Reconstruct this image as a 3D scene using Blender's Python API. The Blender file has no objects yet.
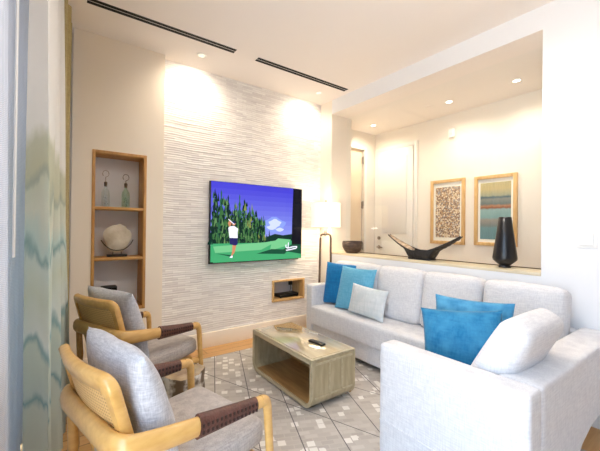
import bpy, bmesh, math, random
from mathutils import Vector, Matrix, noise
random.seed(7)
PI = math.pi
R = math.radians
S = bpy.context.scene
COL = S.collection
WM = {}

# ------------------------------------------------------------------ helpers
def lin(c):
    out = []
    for v in c:
        v = v / 255.0
        out.append(v / 12.92 if v <= 0.04045 else ((v + 0.055) / 1.055) ** 2.4)
    return (out[0], out[1], out[2], 1.0)

def nt(m):
    return m.node_tree.nodes, m.node_tree.links

def mat(name, col, rough=0.6, col2=None, nscale=8.0, stretch=(1, 1, 1), bump=0.0, bscale=60.0, bstretch=(1, 1, 1),
        metal=0.0, coat=0.0, emis=None, estr=0.0, detail=4.0, contrast=(0.35, 0.65), sheen=0.0, spec=0.5):
    m = bpy.data.materials.new(name); m.use_nodes = True
    N, L = nt(m)
    b = N['Principled BSDF']
    b.inputs['Base Color'].default_value = lin(col)
    b.inputs['Roughness'].default_value = rough
    b.inputs['Metallic'].default_value = metal
    b.inputs['Coat Weight'].default_value = coat
    b.inputs['Coat Roughness'].default_value = 0.05
    b.inputs['Sheen Weight'].default_value = sheen
    b.inputs['Specular IOR Level'].default_value = spec
    tc = N.new('ShaderNodeTexCoord')
    if col2 is not None:
        mp = N.new('ShaderNodeMapping'); mp.inputs['Scale'].default_value = stretch
        L.new(tc.outputs['Object'], mp.inputs['Vector'])
        nz = N.new('ShaderNodeTexNoise'); nz.inputs['Scale'].default_value = nscale; nz.inputs['Detail'].default_value = detail
        L.new(mp.outputs['Vector'], nz.inputs['Vector'])
        cr = N.new('ShaderNodeValToRGB')
        cr.color_ramp.elements[0].position = contrast[0]; cr.color_ramp.elements[0].color = lin(col)
        cr.color_ramp.elements[1].position = contrast[1]; cr.color_ramp.elements[1].color = lin(col2)
        L.new(nz.outputs['Fac'], cr.inputs['Fac'])
        L.new(cr.outputs['Color'], b.inputs['Base Color'])
    if bump > 0:
        mp2 = N.new('ShaderNodeMapping'); mp2.inputs['Scale'].default_value = bstretch
        L.new(tc.outputs['Object'], mp2.inputs['Vector'])
        n2 = N.new('ShaderNodeTexNoise'); n2.inputs['Scale'].default_value = bscale; n2.inputs['Detail'].default_value = 3
        L.new(mp2.outputs['Vector'], n2.inputs['Vector'])
        bp = N.new('ShaderNodeBump'); bp.inputs['Strength'].default_value = bump; bp.inputs['Distance'].default_value = 0.01
        L.new(n2.outputs['Fac'], bp.inputs['Height'])
        L.new(bp.outputs['Normal'], b.inputs['Normal'])
    if emis is not None:
        b.inputs['Emission Color'].default_value = lin(emis)
        b.inputs['Emission Strength'].default_value = estr
    return m

def weave(name, col, col2, rough=0.9, scale=110.0, bump=0.35, amount=1.0, big=None):
    """woven cloth: two crossed streak noises colour and bump the threads"""
    m = bpy.data.materials.new(name); m.use_nodes = True
    N, L = nt(m); b = N['Principled BSDF']
    b.inputs['Roughness'].default_value = rough; b.inputs['Specular IOR Level'].default_value = 0.2
    b.inputs['Sheen Weight'].default_value = 0.15
    tc = N.new('ShaderNodeTexCoord')
    outs = []
    for st in ((1, 1, 0.12), (0.12, 0.12, 1)):
        mp = N.new('ShaderNodeMapping'); mp.inputs['Scale'].default_value = st
        L.new(tc.outputs['Object'], mp.inputs['Vector'])
        nz = N.new('ShaderNodeTexNoise'); nz.inputs['Scale'].default_value = scale; nz.inputs['Detail'].default_value = 2
        L.new(mp.outputs['Vector'], nz.inputs['Vector']); outs.append(nz.outputs['Fac'])
    ad = N.new('ShaderNodeMath'); ad.operation = 'ADD'
    L.new(outs[0], ad.inputs[0]); L.new(outs[1], ad.inputs[1])
    mr = N.new('ShaderNodeMapRange'); mr.inputs['From Min'].default_value = 0.72; mr.inputs['From Max'].default_value = 1.28
    L.new(ad.outputs[0], mr.inputs['Value'])
    mx = N.new('ShaderNodeMix'); mx.data_type = 'RGBA'
    mx.inputs['A'].default_value = lin(col); mx.inputs['B'].default_value = lin(col2)
    L.new(mr.outputs['Result'], mx.inputs['Factor'])
    last = mx.outputs['Result']
    if big is not None:
        n3 = N.new('ShaderNodeTexNoise'); n3.inputs['Scale'].default_value = 9; n3.inputs['Detail'].default_value = 5
        L.new(tc.outputs['Object'], n3.inputs['Vector'])
        r3 = N.new('ShaderNodeMapRange'); r3.inputs['From Min'].default_value = 0.42; r3.inputs['From Max'].default_value = 0.68
        r3.inputs['To Max'].default_value = 0.7
        L.new(n3.outputs['Fac'], r3.inputs['Value'])
        m3 = N.new('ShaderNodeMix'); m3.data_type = 'RGBA'; m3.inputs['B'].default_value = lin(big)
        L.new(last, m3.inputs['A']); L.new(r3.outputs['Result'], m3.inputs['Factor'])
        last = m3.outputs['Result']
    L.new(last, b.inputs['Base Color'])
    bp = N.new('ShaderNodeBump'); bp.inputs['Strength'].default_value = bump; bp.inputs['Distance'].default_value = 0.004
    L.new(ad.outputs[0], bp.inputs['Height']); L.new(bp.outputs['Normal'], b.inputs['Normal'])
    return m

class MB:
    def __init__(self): self.bm = bmesh.new(); self.mi = 0
    def _f(self, vs):
        try:
            f = self.bm.faces.new(vs); f.material_index = self.mi; f.smooth = True; return f
        except ValueError: return None
    def box(self, x0, y0, z0, x1, y1, z1, bev=0.0, seg=2):
        tmp = bmesh.new()
        bmesh.ops.create_cube(tmp, size=1.0)
        for v in tmp.verts:
            v.co = Vector(((x0 + x1) / 2 + v.co.x * (x1 - x0), (y0 + y1) / 2 + v.co.y * (y1 - y0), (z0 + z1) / 2 + v.co.z * (z1 - z0)))
        if bev > 0:
            bmesh.ops.bevel(tmp, geom=list(tmp.edges), offset=bev, segments=seg, affect='EDGES', profile=0.5)
        self.add(tmp); return self
    def add(self, tmp, M=None):
        mp = {}
        for v in tmp.verts: mp[v] = self.bm.verts.new(M @ v.co if M else v.co)
        for f in tmp.faces: self._f([mp[v] for v in f.verts])
        tmp.free()
    def quad(self, pts): self._f([self.bm.verts.new(p) for p in pts]); return self
    def poly(self, pts): return self.quad(pts)
    def grid(self, fn, nu, nv, cu=False, cv=False):
        V = [[self.bm.verts.new(fn(i / (nu if cu else nu - 1), j / (nv if cv else nv - 1))) for j in range(nv)] for i in range(nu)]
        for i in range(nu if cu else nu - 1):
            for j in range(nv if cv else nv - 1):
                self._f([V[i][j], V[(i + 1) % nu][j], V[(i + 1) % nu][(j + 1) % nv], V[i][(j + 1) % nv]])
        return V
    def tube(self, pts, rad, seg=10, flat=1.0, caps=True, up=(0, 0, 1)):
        """rad: number or list; section is an ellipse, rad wide sideways and rad*flat along the up-ish axis"""
        pts = [Vector(p) for p in pts]; n = len(pts); rings = []
        fl = flat if isinstance(flat, (list, tuple)) else [flat] * n
        for i, p in enumerate(pts):
            d = (pts[min(i + 1, n - 1)] - pts[max(i - 1, 0)]).normalized()
            u = Vector(up)
            if abs(d.dot(u)) > 0.95: u = Vector((1, 0, 0))
            s = d.cross(u).normalized(); w = s.cross(d).normalized()
            r = rad[i] if isinstance(rad, (list, tuple)) else rad
            rings.append([self.bm.verts.new(p + s * (math.cos(2 * PI * k / seg) * r) + w * (math.sin(2 * PI * k / seg) * r * fl[i])) for k in range(seg)])
        for a, b in zip(rings, rings[1:]):
            for k in range(seg): self._f([a[k], a[(k + 1) % seg], b[(k + 1) % seg], b[k]])
        if caps: self._f(rings[0][::-1]); self._f(rings[-1])
        return self
    def lathe(self, prof, c=(0, 0, 0), seg=32, wob=None):
        rings = []
        for (r, z) in prof:
            if r < 1e-5: rings.append([self.bm.verts.new((c[0], c[1], c[2] + z))])
            else:
                ring = []
                for k in range(seg):
                    a = 2 * PI * k / seg; rr = r * (wob(a, z) if wob else 1)
                    ring.append(self.bm.verts.new((c[0] + rr * math.cos(a), c[1] + rr * math.sin(a), c[2] + z)))
                rings.append(ring)
        for a, b in zip(rings, rings[1:]):
            for k in range(seg):
                k2 = (k + 1) % seg
                if len(a) == 1 and len(b) == 1: continue
                if len(a) == 1: self._f([a[0], b[k2], b[k]])
                elif len(b) == 1: self._f([a[k], a[k2], b[0]])
                else: self._f([a[k], a[k2], b[k2], b[k]])
        return self
    def prism(self, outline, a0, a1, axis='x'):
        """closed outline in the plane across the axis, pushed from a0 to a1"""
        def P(p, a):
            if axis == 'x': return (a, p[0], p[1])
            if axis == 'y': return (p[0], a, p[1])
            return (p[0], p[1], a)
        A = [self.bm.verts.new(P(p, a0)) for p in outline]; B = [self.bm.verts.new(P(p, a1)) for p in outline]
        n = len(A)
        for i in range(n): self._f([A[i], A[(i + 1) % n], B[(i + 1) % n], B[i]])
        self._f(A[::-1]); self._f(B); return self
    def xform(self, M):
        for v in self.bm.verts: v.co = M @ v.co
        return self
    def build(self, name, mats, parent=None, world=False, flat=False, sharp=40, sub=0, bevel=0.0, loc=None):
        bm = self.bm
        bmesh.ops.recalc_face_normals(bm, faces=list(bm.faces))
        if world and parent is not None:
            inv = WM[parent].inverted()
            for v in bm.verts: v.co = inv @ v.co
        if loc is not None:
            for v in bm.verts: v.co -= Vector(loc)
        if flat:
            for f in bm.faces: f.smooth = False
        else:
            for e in bm.edges:
                if len(e.link_faces) == 2 and e.calc_face_angle(0) > math.radians(sharp): e.smooth = False
        me = bpy.data.meshes.new(name); bm.to_mesh(me); bm.free()
        for m in (mats if isinstance(mats, (list, tuple)) else [mats]): me.materials.append(m)
        o = bpy.data.objects.new(name, me); COL.objects.link(o)
        if parent is not None:
            o.parent = parent; WM[o] = WM[parent].copy()
        else: WM[o] = Matrix.Identity(4)
        if loc is not None: o.location = loc; WM[o] = Matrix.Translation(loc)
        if bevel > 0:
            md = o.modifiers.new('bevel', 'BEVEL'); md.width = bevel; md.segments = 2; md.limit_method = 'ANGLE'
        if sub:
            md = o.modifiers.new('subd', 'SUBSURF'); md.levels = sub; md.render_levels = sub
        return o

def thing(name, label, cat, loc=(0, 0, 0), rz=0.0, group=None):
    o = bpy.data.objects.new(name, None); COL.objects.link(o)
    o.empty_display_size = 0.1
    o.location = loc; o.rotation_euler = (0, 0, rz)
    WM[o] = Matrix.Translation(loc) @ Matrix.Rotation(rz, 4, 'Z')
    return tag(o, label, cat, group)
def tag(o, label, cat, group=None):
    o['label'] = label; o['category'] = cat
    if group: o['group'] = group
    return o
def struct(o): o['kind'] = 'structure'; return o

def rbox(sx, sy, sz, r, puff=(0, 0, 0), n=14):
    """upholstered block centred on 0: rounded edges of radius r, faces bulging by puff"""
    tmp = bmesh.new()
    h = Vector((sx / 2, sy / 2, sz / 2))
    bmesh.ops.create_cube(tmp, size=2.0)
    bmesh.ops.subdivide_edges(tmp, edges=list(tmp.edges), cuts=n, use_grid_fill=True)
    for v in tmp.verts:
        t = v.co.copy()
        q = Vector([math.copysign(abs(math.sin(abs(t[i]) * PI / 2)) ** 0.8, t[i]) for i in range(3)])
        p = Vector([q[i] * h[i] for i in range(3)])
        core = Vector([max(-(h[i] - r), min(h[i] - r, p[i])) for i in range(3)])
        d = p - core
        if d.length > 1e-7:
            # push the shell to a rounded corner
            k = max(abs(p[i]) - (h[i] - r) for i in range(3))
            m_ = max(abs(d[0]), abs(d[1]), abs(d[2]))
            d = d.normalized() * m_
            p = core + d
        u = [p[i] / h[i] for i in range(3)]
        for i in range(3):
            a, b_ = u[(i + 1) % 3], u[(i + 2) % 3]
            p[i] += puff[i] * (u[i] ** 3 if abs(u[i]) < 1 else math.copysign(1, u[i])) * max(0, (1 - a * a)) * max(0, (1 - b_ * b_))
        v.co = p
    return tmp

def pillow(w, h, t, ear=0.04, n=22, wr=0.0, seed=0):
    """scatter cushion in the local XZ plane, thickness along Y, corners pulled out to points"""
    tmp = bmesh.new(); V = {}
    def co(i, j, s):
        u = -1 + 2 * i / n; v = -1 + 2 * j / n
        uu = math.sin(u * PI / 2) * 0.5 + u * 0.5; vv = math.sin(v * PI / 2) * 0.5 + v * 0.5
        x = uu * w / 2 * (1 - ear * 1.6 * (1 - vv * vv)); z = vv * h / 2 * (1 - ear * 1.6 * (1 - uu * uu))
        f = max(0.0, (1 - uu * uu)) ** 0.42 * max(0.0, (1 - vv * vv)) ** 0.42
        y = s * t / 2 * f
        if wr: y += wr * f * noise.noise(Vector((x * 7 + seed, z * 7, s * 3)))
        return Vector((x, y, z))
    for i in range(n + 1):
        for j in range(n + 1):
            edge = i in (0, n) or j in (0, n)
            a = tmp.verts.new(co(i, j, 1)); V[i, j, 1] = a
            V[i, j, -1] = a if edge else tmp.verts.new(co(i, j, -1))
    for s in (1, -1):
        for i in range(n):
            for j in range(n):
                q = [V[i, j, s], V[i + 1, j, s], V[i + 1, j + 1, s], V[i, j + 1, s]]
                try: tmp.faces.new(q if s == -1 else q[::-1])
                except ValueError: pass
    return tmp

def spline(pts, n=8):
    P = [Vector(p) for p in pts]; out = []
    for i in range(len(P) - 1):
        p0, p1, p2, p3 = P[max(i - 1, 0)], P[i], P[i + 1], P[min(i + 2, len(P) - 1)]
        for k in range(n):
            t = k / n
            out.append(0.5 * ((2 * p1) + (p2 - p0) * t + (2 * p0 - 5 * p1 + 4 * p2 - p3) * t * t + (3 * p1 - p0 - 3 * p2 + p3) * t ** 3))
    out.append(P[-1]); return out

# ------------------------------------------------------------------ materials
M_wall = mat('wall_paint', (235, 236, 238), 0.75, bump=0.03, bscale=250)
M_warmwall = mat('warm_wall_paint', (240, 232, 220), 0.75, bump=0.03, bscale=250)
M_warm2 = mat('warm_lit_wall_paint', (248, 237, 220), 0.75, bump=0.03, bscale=250)  # niche wall: its warmer light is put into the paint colour
M_ceil = mat('ceiling_paint', (247, 240, 234), 0.85, bump=0.03, bscale=200)
M_trim = mat('white_trim', (238, 234, 226), 0.45)
M_base = mat('baseboard_paint', (250, 240, 224), 0.4)
M_stone = None
M_oak = mat('niche_oak', (206, 158, 92), 0.45, (182, 132, 72), nscale=6, stretch=(6, 6, 0.8), bump=0.05, bscale=40, bstretch=(6, 6, 0.6))
M_oakh = mat('niche_oak_across', (208, 162, 96), 0.45, (184, 136, 76), nscale=6, stretch=(0.8, 6, 6))
M_chair = mat('honey_teak', (217, 174, 104), 0.3, (197, 151, 82), nscale=6, stretch=(2, 7, 7), coat=0.35, contrast=(0.25, 0.75))
M_leather = mat('brown_leather', (98, 60, 48), 0.42, (80, 46, 36), nscale=30, bump=0.35, bscale=120)
M_black = mat('black_matt', (22, 21, 22), 0.45)
M_blackg = mat('black_gloss', (14, 14, 15), 0.15)
M_slot = mat('slot_black', (9, 8, 8), 0.8)
M_metal = mat('brushed_nickel', (170, 160, 150), 0.35, metal=1.0)
M_bronze = mat('bronze_metal', (96, 78, 62), 0.4, metal=0.8)
M_lampwood = mat('grey_brown_wood', (104, 84, 68), 0.5, (84, 64, 50), nscale=8, stretch=(6, 6, 0.7))
M_sofa = weave('white_linen', (228, 227, 228), (208, 207, 210), scale=150, bump=0.2)
M_greyf = weave('grey_tweed', (192, 183, 176), (160, 152, 147), scale=200, bump=0.25)
M_greyc = weave('grey_cushion_tweed', (206, 207, 212), (168, 170, 178), scale=230, bump=0.3)
M_blue_d = weave('deep_blue_velvet', (44, 122, 164), (30, 104, 146), scale=90, bump=0.2, big=(76, 150, 186))
M_blue_m = weave('mid_blue_velvet', (18, 124, 184), (8, 104, 164), scale=60, bump=0.15)
M_blue_l = weave('sky_blue_linen', (112, 182, 212), (90, 164, 198), scale=80, bump=0.2)
M_blue_b = weave('washed_blue_velvet', (74, 146, 186), (56, 126, 168), scale=60, bump=0.2, big=(108, 180, 212))
M_pale = weave('pale_grey_silk', (222, 226, 228), (204, 210, 212), scale=50, bump=0.15, big=(194, 206, 210))
M_tablew = mat('grey_oak_table', (182, 168, 136), 0.3, (160, 146, 114), nscale=5, stretch=(5, 5, 0.9), coat=0.3)
M_tabled = mat('table_edge_oak', (192, 180, 150), 0.3, (176, 162, 130), nscale=6, stretch=(5, 0.7, 5), coat=0.4)
M_tablein = mat('table_inside_oak', (178, 140, 90), 0.3, (152, 114, 70), nscale=5, stretch=(6, 0.7, 5), coat=0.3)
M_tabletop = mat('lacquered_top', (196, 182, 150), 0.05, (182, 166, 134), nscale=5, stretch=(6, 0.7, 5), coat=1.0)
M_frame = mat('light_oak_frame', (222, 184, 128), 0.4, (206, 164, 106), nscale=9, stretch=(5, 5, 1))
M_mount = mat('ivory_mount', (240, 236, 224), 0.8)
M_white = mat('white_plastic', (240, 240, 238), 0.4)
M_ledge = mat('ledge_oak', (226, 214, 186), 0.35, (212, 198, 166), nscale=6, stretch=(5, 0.6, 5), coat=0.2)

def wood_floor():
    m = bpy.data.materials.new('oak_floorboards'); m.use_nodes = True; N, L = nt(m); b = N['Principled BSDF']
    b.inputs['Roughness'].default_value = 0.32
    tc = N.new('ShaderNodeTexCoord')
    br = N.new('ShaderNodeTexBrick'); br.inputs['Scale'].default_value = 1.0
    br.inputs['Brick Width'].default_value = 1.3; br.inputs['Row Height'].default_value = 0.11
    br.inputs['Mortar Size'].default_value = 0.002; br.offset = 0.37
    br.inputs['Color1'].default_value = lin((222, 178, 120)); br.inputs['Color2'].default_value = lin((200, 152, 94))
    br.inputs['Mortar'].default_value = lin((96, 62, 34))
    L.new(tc.outputs['Object'], br.inputs['Vector'])
    mp = N.new('ShaderNodeMapping'); mp.inputs['Scale'].default_value = (1, 14, 1)
    L.new(tc.outputs['Object'], mp.inputs['Vector'])
    nz = N.new('ShaderNodeTexNoise'); nz.inputs['Scale'].default_value = 4; nz.inputs['Detail'].default_value = 6
    L.new(mp.outputs['Vector'], nz.inputs['Vector'])
    mx = N.new('ShaderNodeMix'); mx.data_type = 'RGBA'; mx.blend_type = 'OVERLAY'; mx.inputs['Factor'].default_value = 0.35
    L.new(br.outputs['Color'], mx.inputs['A']); L.new(nz.outputs['Fac'], mx.inputs['B'])
    L.new(mx.outputs['Result'], b.inputs['Base Color']); return m
M_floor = wood_floor()
def stone():
    m = bpy.data.materials.new('carved_stone'); m.use_nodes = True; N, L = nt(m); b = N['Principled BSDF']; b.inputs['Roughness'].default_value = 0.7
    tc = N.new('ShaderNodeTexCoord'); sp = N.new('ShaderNodeSeparateXYZ'); L.new(tc.outputs['Object'], sp.inputs[0])
    cb_ = N.new('ShaderNodeCombineXYZ'); L.new(sp.outputs[0], cb_.inputs[0]); L.new(sp.outputs[2], cb_.inputs[1])
    br = N.new('ShaderNodeTexBrick'); br.inputs['Scale'].default_value = 1.0; br.inputs['Brick Width'].default_value = 0.13; br.inputs['Row Height'].default_value = 0.0235
    br.inputs['Mortar Size'].default_value = 0.0012; br.offset = 0.41; br.inputs['Mortar Smooth'].default_value = 1.0
    br.inputs['Color1'].default_value = lin((250, 247, 242)); br.inputs['Color2'].default_value = lin((230, 225, 222)); br.inputs['Mortar'].default_value = lin((214, 207, 202))
    L.new(cb_.outputs[0], br.inputs['Vector']); L.new(br.outputs['Color'], b.inputs['Base Color']); return m
M_stone = stone()

def math_node(N, L, op, a, b=None):
    n = N.new('ShaderNodeMath'); n.operation = op
    for i, v in enumerate((a, b)):
        if v is None: continue
        if isinstance(v, (int, float)): n.inputs[i].default_value = v
        else: L.new(v, n.inputs[i])
    return n.outputs[0]

RUG_C = (1.46, 1.64, 0.0)
def rug_mat():
    m = bpy.data.materials.new('patterned_rug'); m.use_nodes = True; N, L = nt(m); b = N['Principled BSDF']
    b.inputs['Roughness'].default_value = 0.95; b.inputs['Specular IOR Level'].default_value = 0.15
    tc = N.new('ShaderNodeTexCoord'); sp = N.new('ShaderNodeSeparateXYZ'); L.new(tc.outputs['Object'], sp.inputs[0])
    x = math_node(N, L, 'ADD', sp.outputs[0], RUG_C[0]); y = math_node(N, L, 'ADD', sp.outputs[1], RUG_C[1])
    def lines(k, c, per, w):
        u = math_node(N, L, 'ADD', x, math_node(N, L, 'MULTIPLY', y, k))
        u = math_node(N, L, 'DIVIDE', math_node(N, L, 'SUBTRACT', u, c), per)
        f = math_node(N, L, 'ABSOLUTE', math_node(N, L, 'SUBTRACT', math_node(N, L, 'FRACT', math_node(N, L, 'ADD', u, 0.5)), 0.5))
        return math_node(N, L, 'LESS_THAN', f, w)
    l1 = lines(-0.395, 0.032, 0.2815, 0.014); l2 = lines(0.38, 2.225, 0.2815 * 2, 0.007)
    ln = math_node(N, L, 'MAXIMUM', l1, l2)
    # woven herringbone of little blocks, some of them pale
    mp = N.new('ShaderNodeMapping'); mp.inputs['Rotation'].default_value = (0, 0, math.radians(24))
    L.new(tc.outputs['Object'], mp.inputs['Vector'])
    br = N.new('ShaderNodeTexBrick'); br.inputs['Scale'].default_value = 1.0
    br.inputs['Brick Width'].default_value = 0.085; br.inputs['Row Height'].default_value = 0.04
    br.inputs['Mortar Size'].default_value = 0.0035; br.inputs['Bias'].default_value = 0.05
    br.inputs['Color1'].default_value = lin((200, 194, 187)); br.inputs['Color2'].default_value = lin((178, 171, 164))
    br.inputs['Mortar'].default_value = lin((190, 183, 175))
    L.new(mp.outputs['Vector'], br.inputs['Vector'])
    ck = N.new('ShaderNodeTexVoronoi'); ck.inputs['Scale'].default_value = 17; ck.distance = 'CHEBYCHEV'; ck.inputs['Randomness'].default_value = 0.55
    L.new(mp.outputs['Vector'], ck.inputs['Vector'])
    sc = N.new('ShaderNodeSeparateColor'); L.new(ck.outputs['Color'], sc.inputs[0])
    pale = math_node(N, L, 'MULTIPLY', math_node(N, L, 'GREATER_THAN', sc.outputs[0], 0.80), math_node(N, L, 'LESS_THAN', ck.outputs['Distance'], 0.42))
    m1 = N.new('ShaderNodeMix'); m1.data_type = 'RGBA'; m1.inputs['B'].default_value = lin((228, 224, 218))
    L.new(br.outputs['Color'], m1.inputs['A']); L.new(pale, m1.inputs['Factor'])
    m2 = N.new('ShaderNodeMix'); m2.data_type = 'RGBA'; m2.inputs['B'].default_value = lin((116, 112, 112))
    L.new(m1.outputs['Result'], m2.inputs['A']); L.new(ln, m2.inputs['Factor'])
    nz = N.new('ShaderNodeTexNoise'); nz.inputs['Scale'].default_value = 160; L.new(tc.outputs['Object'], nz.inputs['Vector'])
    bp = N.new('ShaderNodeBump'); bp.inputs['Strength'].default_value = 0.3; bp.inputs['Distance'].default_value = 0.004
    L.new(nz.outputs['Fac'], bp.inputs['Height']); L.new(bp.outputs['Normal'], b.inputs['Normal'])
    L.new(m2.outputs['Result'], b.inputs['Base Color']); return m

def cloth_mix(name, build_color, transl=0.35, transp=0.0):
    m = bpy.data.materials.new(name); m.use_nodes = True; N, L = nt(m)
    for n in list(N):
        if n.type == 'BSDF_PRINCIPLED': N.remove(n)
    out = [n for n in N if n.type == 'OUTPUT_MATERIAL'][0]
    col = build_color(N, L)
    d = N.new('ShaderNodeBsdfDiffuse'); t = N.new('ShaderNodeBsdfTranslucent')
    for n in (d, t): L.new(col, n.inputs['Color'])
    mx = N.new('ShaderNodeMixShader'); mx.inputs[0].default_value = transl
    L.new(d.outputs[0], mx.inputs[1]); L.new(t.outputs[0], mx.inputs[2]); last = mx.outputs[0]
    if transp > 0:
        tr = N.new('ShaderNodeBsdfTransparent'); m2 = N.new('ShaderNodeMixShader'); m2.inputs[0].default_value = transp
        L.new(last, m2.inputs[1]); L.new(tr.outputs[0], m2.inputs[2]); last = m2.outputs[0]
    L.new(last, out.inputs['Surface']); return m

def drape_color(N, L):
    tc = N.new('ShaderNodeTexCoord'); sp = N.new('ShaderNodeSeparateXYZ'); L.new(tc.outputs['Object'], sp.inputs[0])
    mp = N.new('ShaderNodeMapping'); mp.inputs['Scale'].default_value = (4.0, 3.2, 0.9)
    L.new(tc.outputs['Object'], mp.inputs['Vector'])
    nz = N.new('ShaderNodeTexNoise'); nz.inputs['Scale'].default_value = 1.7; nz.inputs['Detail'].default_value = 5
    L.new(mp.outputs['Vector'], nz.inputs['Vector'])
    dz = math_node(N, L, 'MULTIPLY', math_node(N, L, 'SUBTRACT', nz.outputs['Fac'], 0.5), 0.52)
    z = math_node(N, L, 'ADD', sp.outputs[2], dz)
    v = math_node(N, L, 'DIVIDE', z, 3.1)
    cr = N.new('ShaderNodeValToRGB'); RR = cr.color_ramp
    stops = [(0.00, (150, 160, 150)), (0.10, (172, 182, 166)), (0.150, (176, 190, 176)), (0.160, (92, 134, 140)), (0.17, (168, 188, 180)), (0.24, (180, 196, 178)),
             (0.252, (98, 144, 146)), (0.264, (206, 216, 206)), (0.33, (190, 200, 176)), (0.374, (192, 206, 192)), (0.386, (110, 148, 144)), (0.398, (178, 202, 190)),
             (0.43, (206, 208, 184)), (0.465, (196, 200, 172)), (0.475, (150, 160, 138)), (0.492, (186, 186, 150)), (0.535, (190, 190, 158)), (0.56, (222, 216, 196)),
             (0.68, (228, 218, 198)), (1.0, (232, 222, 206))]
    while len(RR.elements) < len(stops): RR.elements.new(0.5)
    for e, (p, c) in zip(RR.elements, stops): e.position = p; e.color = lin([v + (255 - v) * (0.28 if p < 0.54 else 0.6) for v in c])
    L.new(v, cr.inputs['Fac']); return cr.outputs['Color']
M_drape = cloth_mix('watercolour_drape', drape_color, 0.3)

def sheer_color(N, L):
    tc = N.new('ShaderNodeTexCoord')
    wv = N.new('ShaderNodeTexWave'); wv.bands_direction = 'Z'; wv.inputs['Scale'].default_value = 46; wv.inputs['Distortion'].default_value = 0.6
    L.new(tc.outputs['Object'], wv.inputs['Vector'])
    cr = N.new('ShaderNodeValToRGB'); cr.color_ramp.elements[0].color = lin((192, 198, 210)); cr.color_ramp.elements[1].color = lin((214, 219, 229))
    L.new(wv.outputs['Fac'], cr.inputs['Fac']); return cr.outputs['Color']
M_sheer = cloth_mix('sheer_voile', sheer_color, 0.035, 0.0)

def glass_mat(name, tint=(1, 1, 1, 1), gl=0.05):
    m = bpy.data.materials.new(name); m.use_nodes = True; N, L = nt(m)
    for n in list(N):
        if n.type == 'BSDF_PRINCIPLED': N.remove(n)
    out = [n for n in N if n.type == 'OUTPUT_MATERIAL'][0]
    tr = N.new('ShaderNodeBsdfTransparent'); tr.inputs[0].default_value = tint
    g = N.new('ShaderNodeBsdfGlossy'); g.inputs['Roughness'].default_value = 0.01
    mx = N.new('ShaderNodeMixShader'); mx.inputs[0].default_value = gl
    L.new(tr.outputs[0], mx.inputs[1]); L.new(g.outputs[0], mx.inputs[2]); L.new(mx.outputs[0], out.inputs['Surface']); return m
M_pane = glass_mat('window_glass'); M_part = glass_mat('partition_glass', (0.99, 1, 1, 1), 0.02)
M_bottle = glass_mat('clear_bottle_glass', (0.95, 0.98, 0.98, 1), 0.08)
M_bottleg = glass_mat('green_bottle_glass', (0.88, 0.96, 0.92, 1), 0.08)

def emit(name, col, s):
    m = bpy.data.materials.new(name); m.use_nodes = True; N, L = nt(m)
    b = N['Principled BSDF']; b.inputs['Base Color'].default_value = (0.8, 0.8, 0.8, 1)
    b.inputs['Emission Color'].default_value = lin(col); b.inputs['Emission Strength'].default_value = s; return m
M_glow = emit('lamp_glow', (255, 240, 214), 14.0)

# ------------------------------------------------------------------ camera
yaw, pit, rol, F = 0.93852829, 0.00501161, 0.01111804, 331.625
f_ = Vector((math.cos(yaw) * math.cos(pit), math.sin(yaw) * math.cos(pit), math.sin(pit)))
r_ = Vector((math.sin(yaw), -math.cos(yaw), 0)); u_ = r_.cross(f_)
c, s = math.cos(rol), math.sin(rol)
r2 = r_ * c + u_ * s; u2 = -r_ * s + u_ * c
cam = bpy.data.cameras.new('camera'); cam.sensor_width = 36; cam.sensor_fit = 'HORIZONTAL'; cam.lens = 36 * F / 600
cam.clip_start = 0.02
co = bpy.data.objects.new('camera', cam); COL.objects.link(co)
mw = Matrix((r2, u2, -f_)).transposed().to_4x4(); mw.translation = (0, 0, 1.35)
co.matrix_world = mw
S.camera = co

# ------------------------------------------------------------------ the room
ZC, ZH = 3.07, 2.885
XS, XS2 = 2.985, 3.355          # sofa wall, its far face
YT, YN = 3.605, 3.50            # carved wall, niche wall
XW = -0.50                      # window wall
YB = -2.4
floor = struct(MB().box(XW - 0.1, YB - 0.1, -0.08, 4.4, 4.2, 0).build('floor', M_floor))
cb = MB()
cb.box(0.0, YB - 0.1, ZC, XS2, 3.9, ZC + 0.3); cb.box(XW - 0.1, YB - 0.1, 3.28, 0.0, 3.9, 3.37)
struct(cb.build('ceiling', M_ceil, flat=True))
struct(MB().box(XS + 0.001, 0.954, ZH, XS2, 3.37, ZH + 0.001).build('trim_5', M_ceil, flat=True))
struct(MB().box(XS2, YB - 0.1, ZH, 4.4, 3.9, ZH + 0.18).build('ceiling_hall', M_ceil, flat=True))

# sofa wall with the long opening
wb = MB()
wb.box(XS, YB, 0, XS2, 0.954, ZC)
wb.box(XS, 0.954, 0, XS2, 3.37, 0.995)
wb.box(XS, 0.954, ZH + 0.002, XS2, 3.37, ZC)
struct(wb.build('wall_right', M_wall, flat=True))
struct(MB().box(XS, 3.37, 0, XS2, 3.80, ZC).build('wall_hall_stub', M_warmwall, flat=True))
struct(MB().box(XS - 0.004, 0.956, 0.995, XS2, 3.368, 1.02, 0.003).build('trim_1', M_ledge))

# glass partition on the ledge with its dark channel
g = MB().box(3.262, 0.957, 1.02, 3.270, 3.367, ZH - 0.001).build('window_2', M_part, flat=True); struct(g)
ch = MB(); ch.box(3.256, 0.957, 1.02, 3.276, 3.367, 1.027); ch.box(3.256, 0.955, 1.027, 3.276, 0.962, ZH)
ch.build('glass_channel', M_bronze, g, flat=True)

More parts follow.
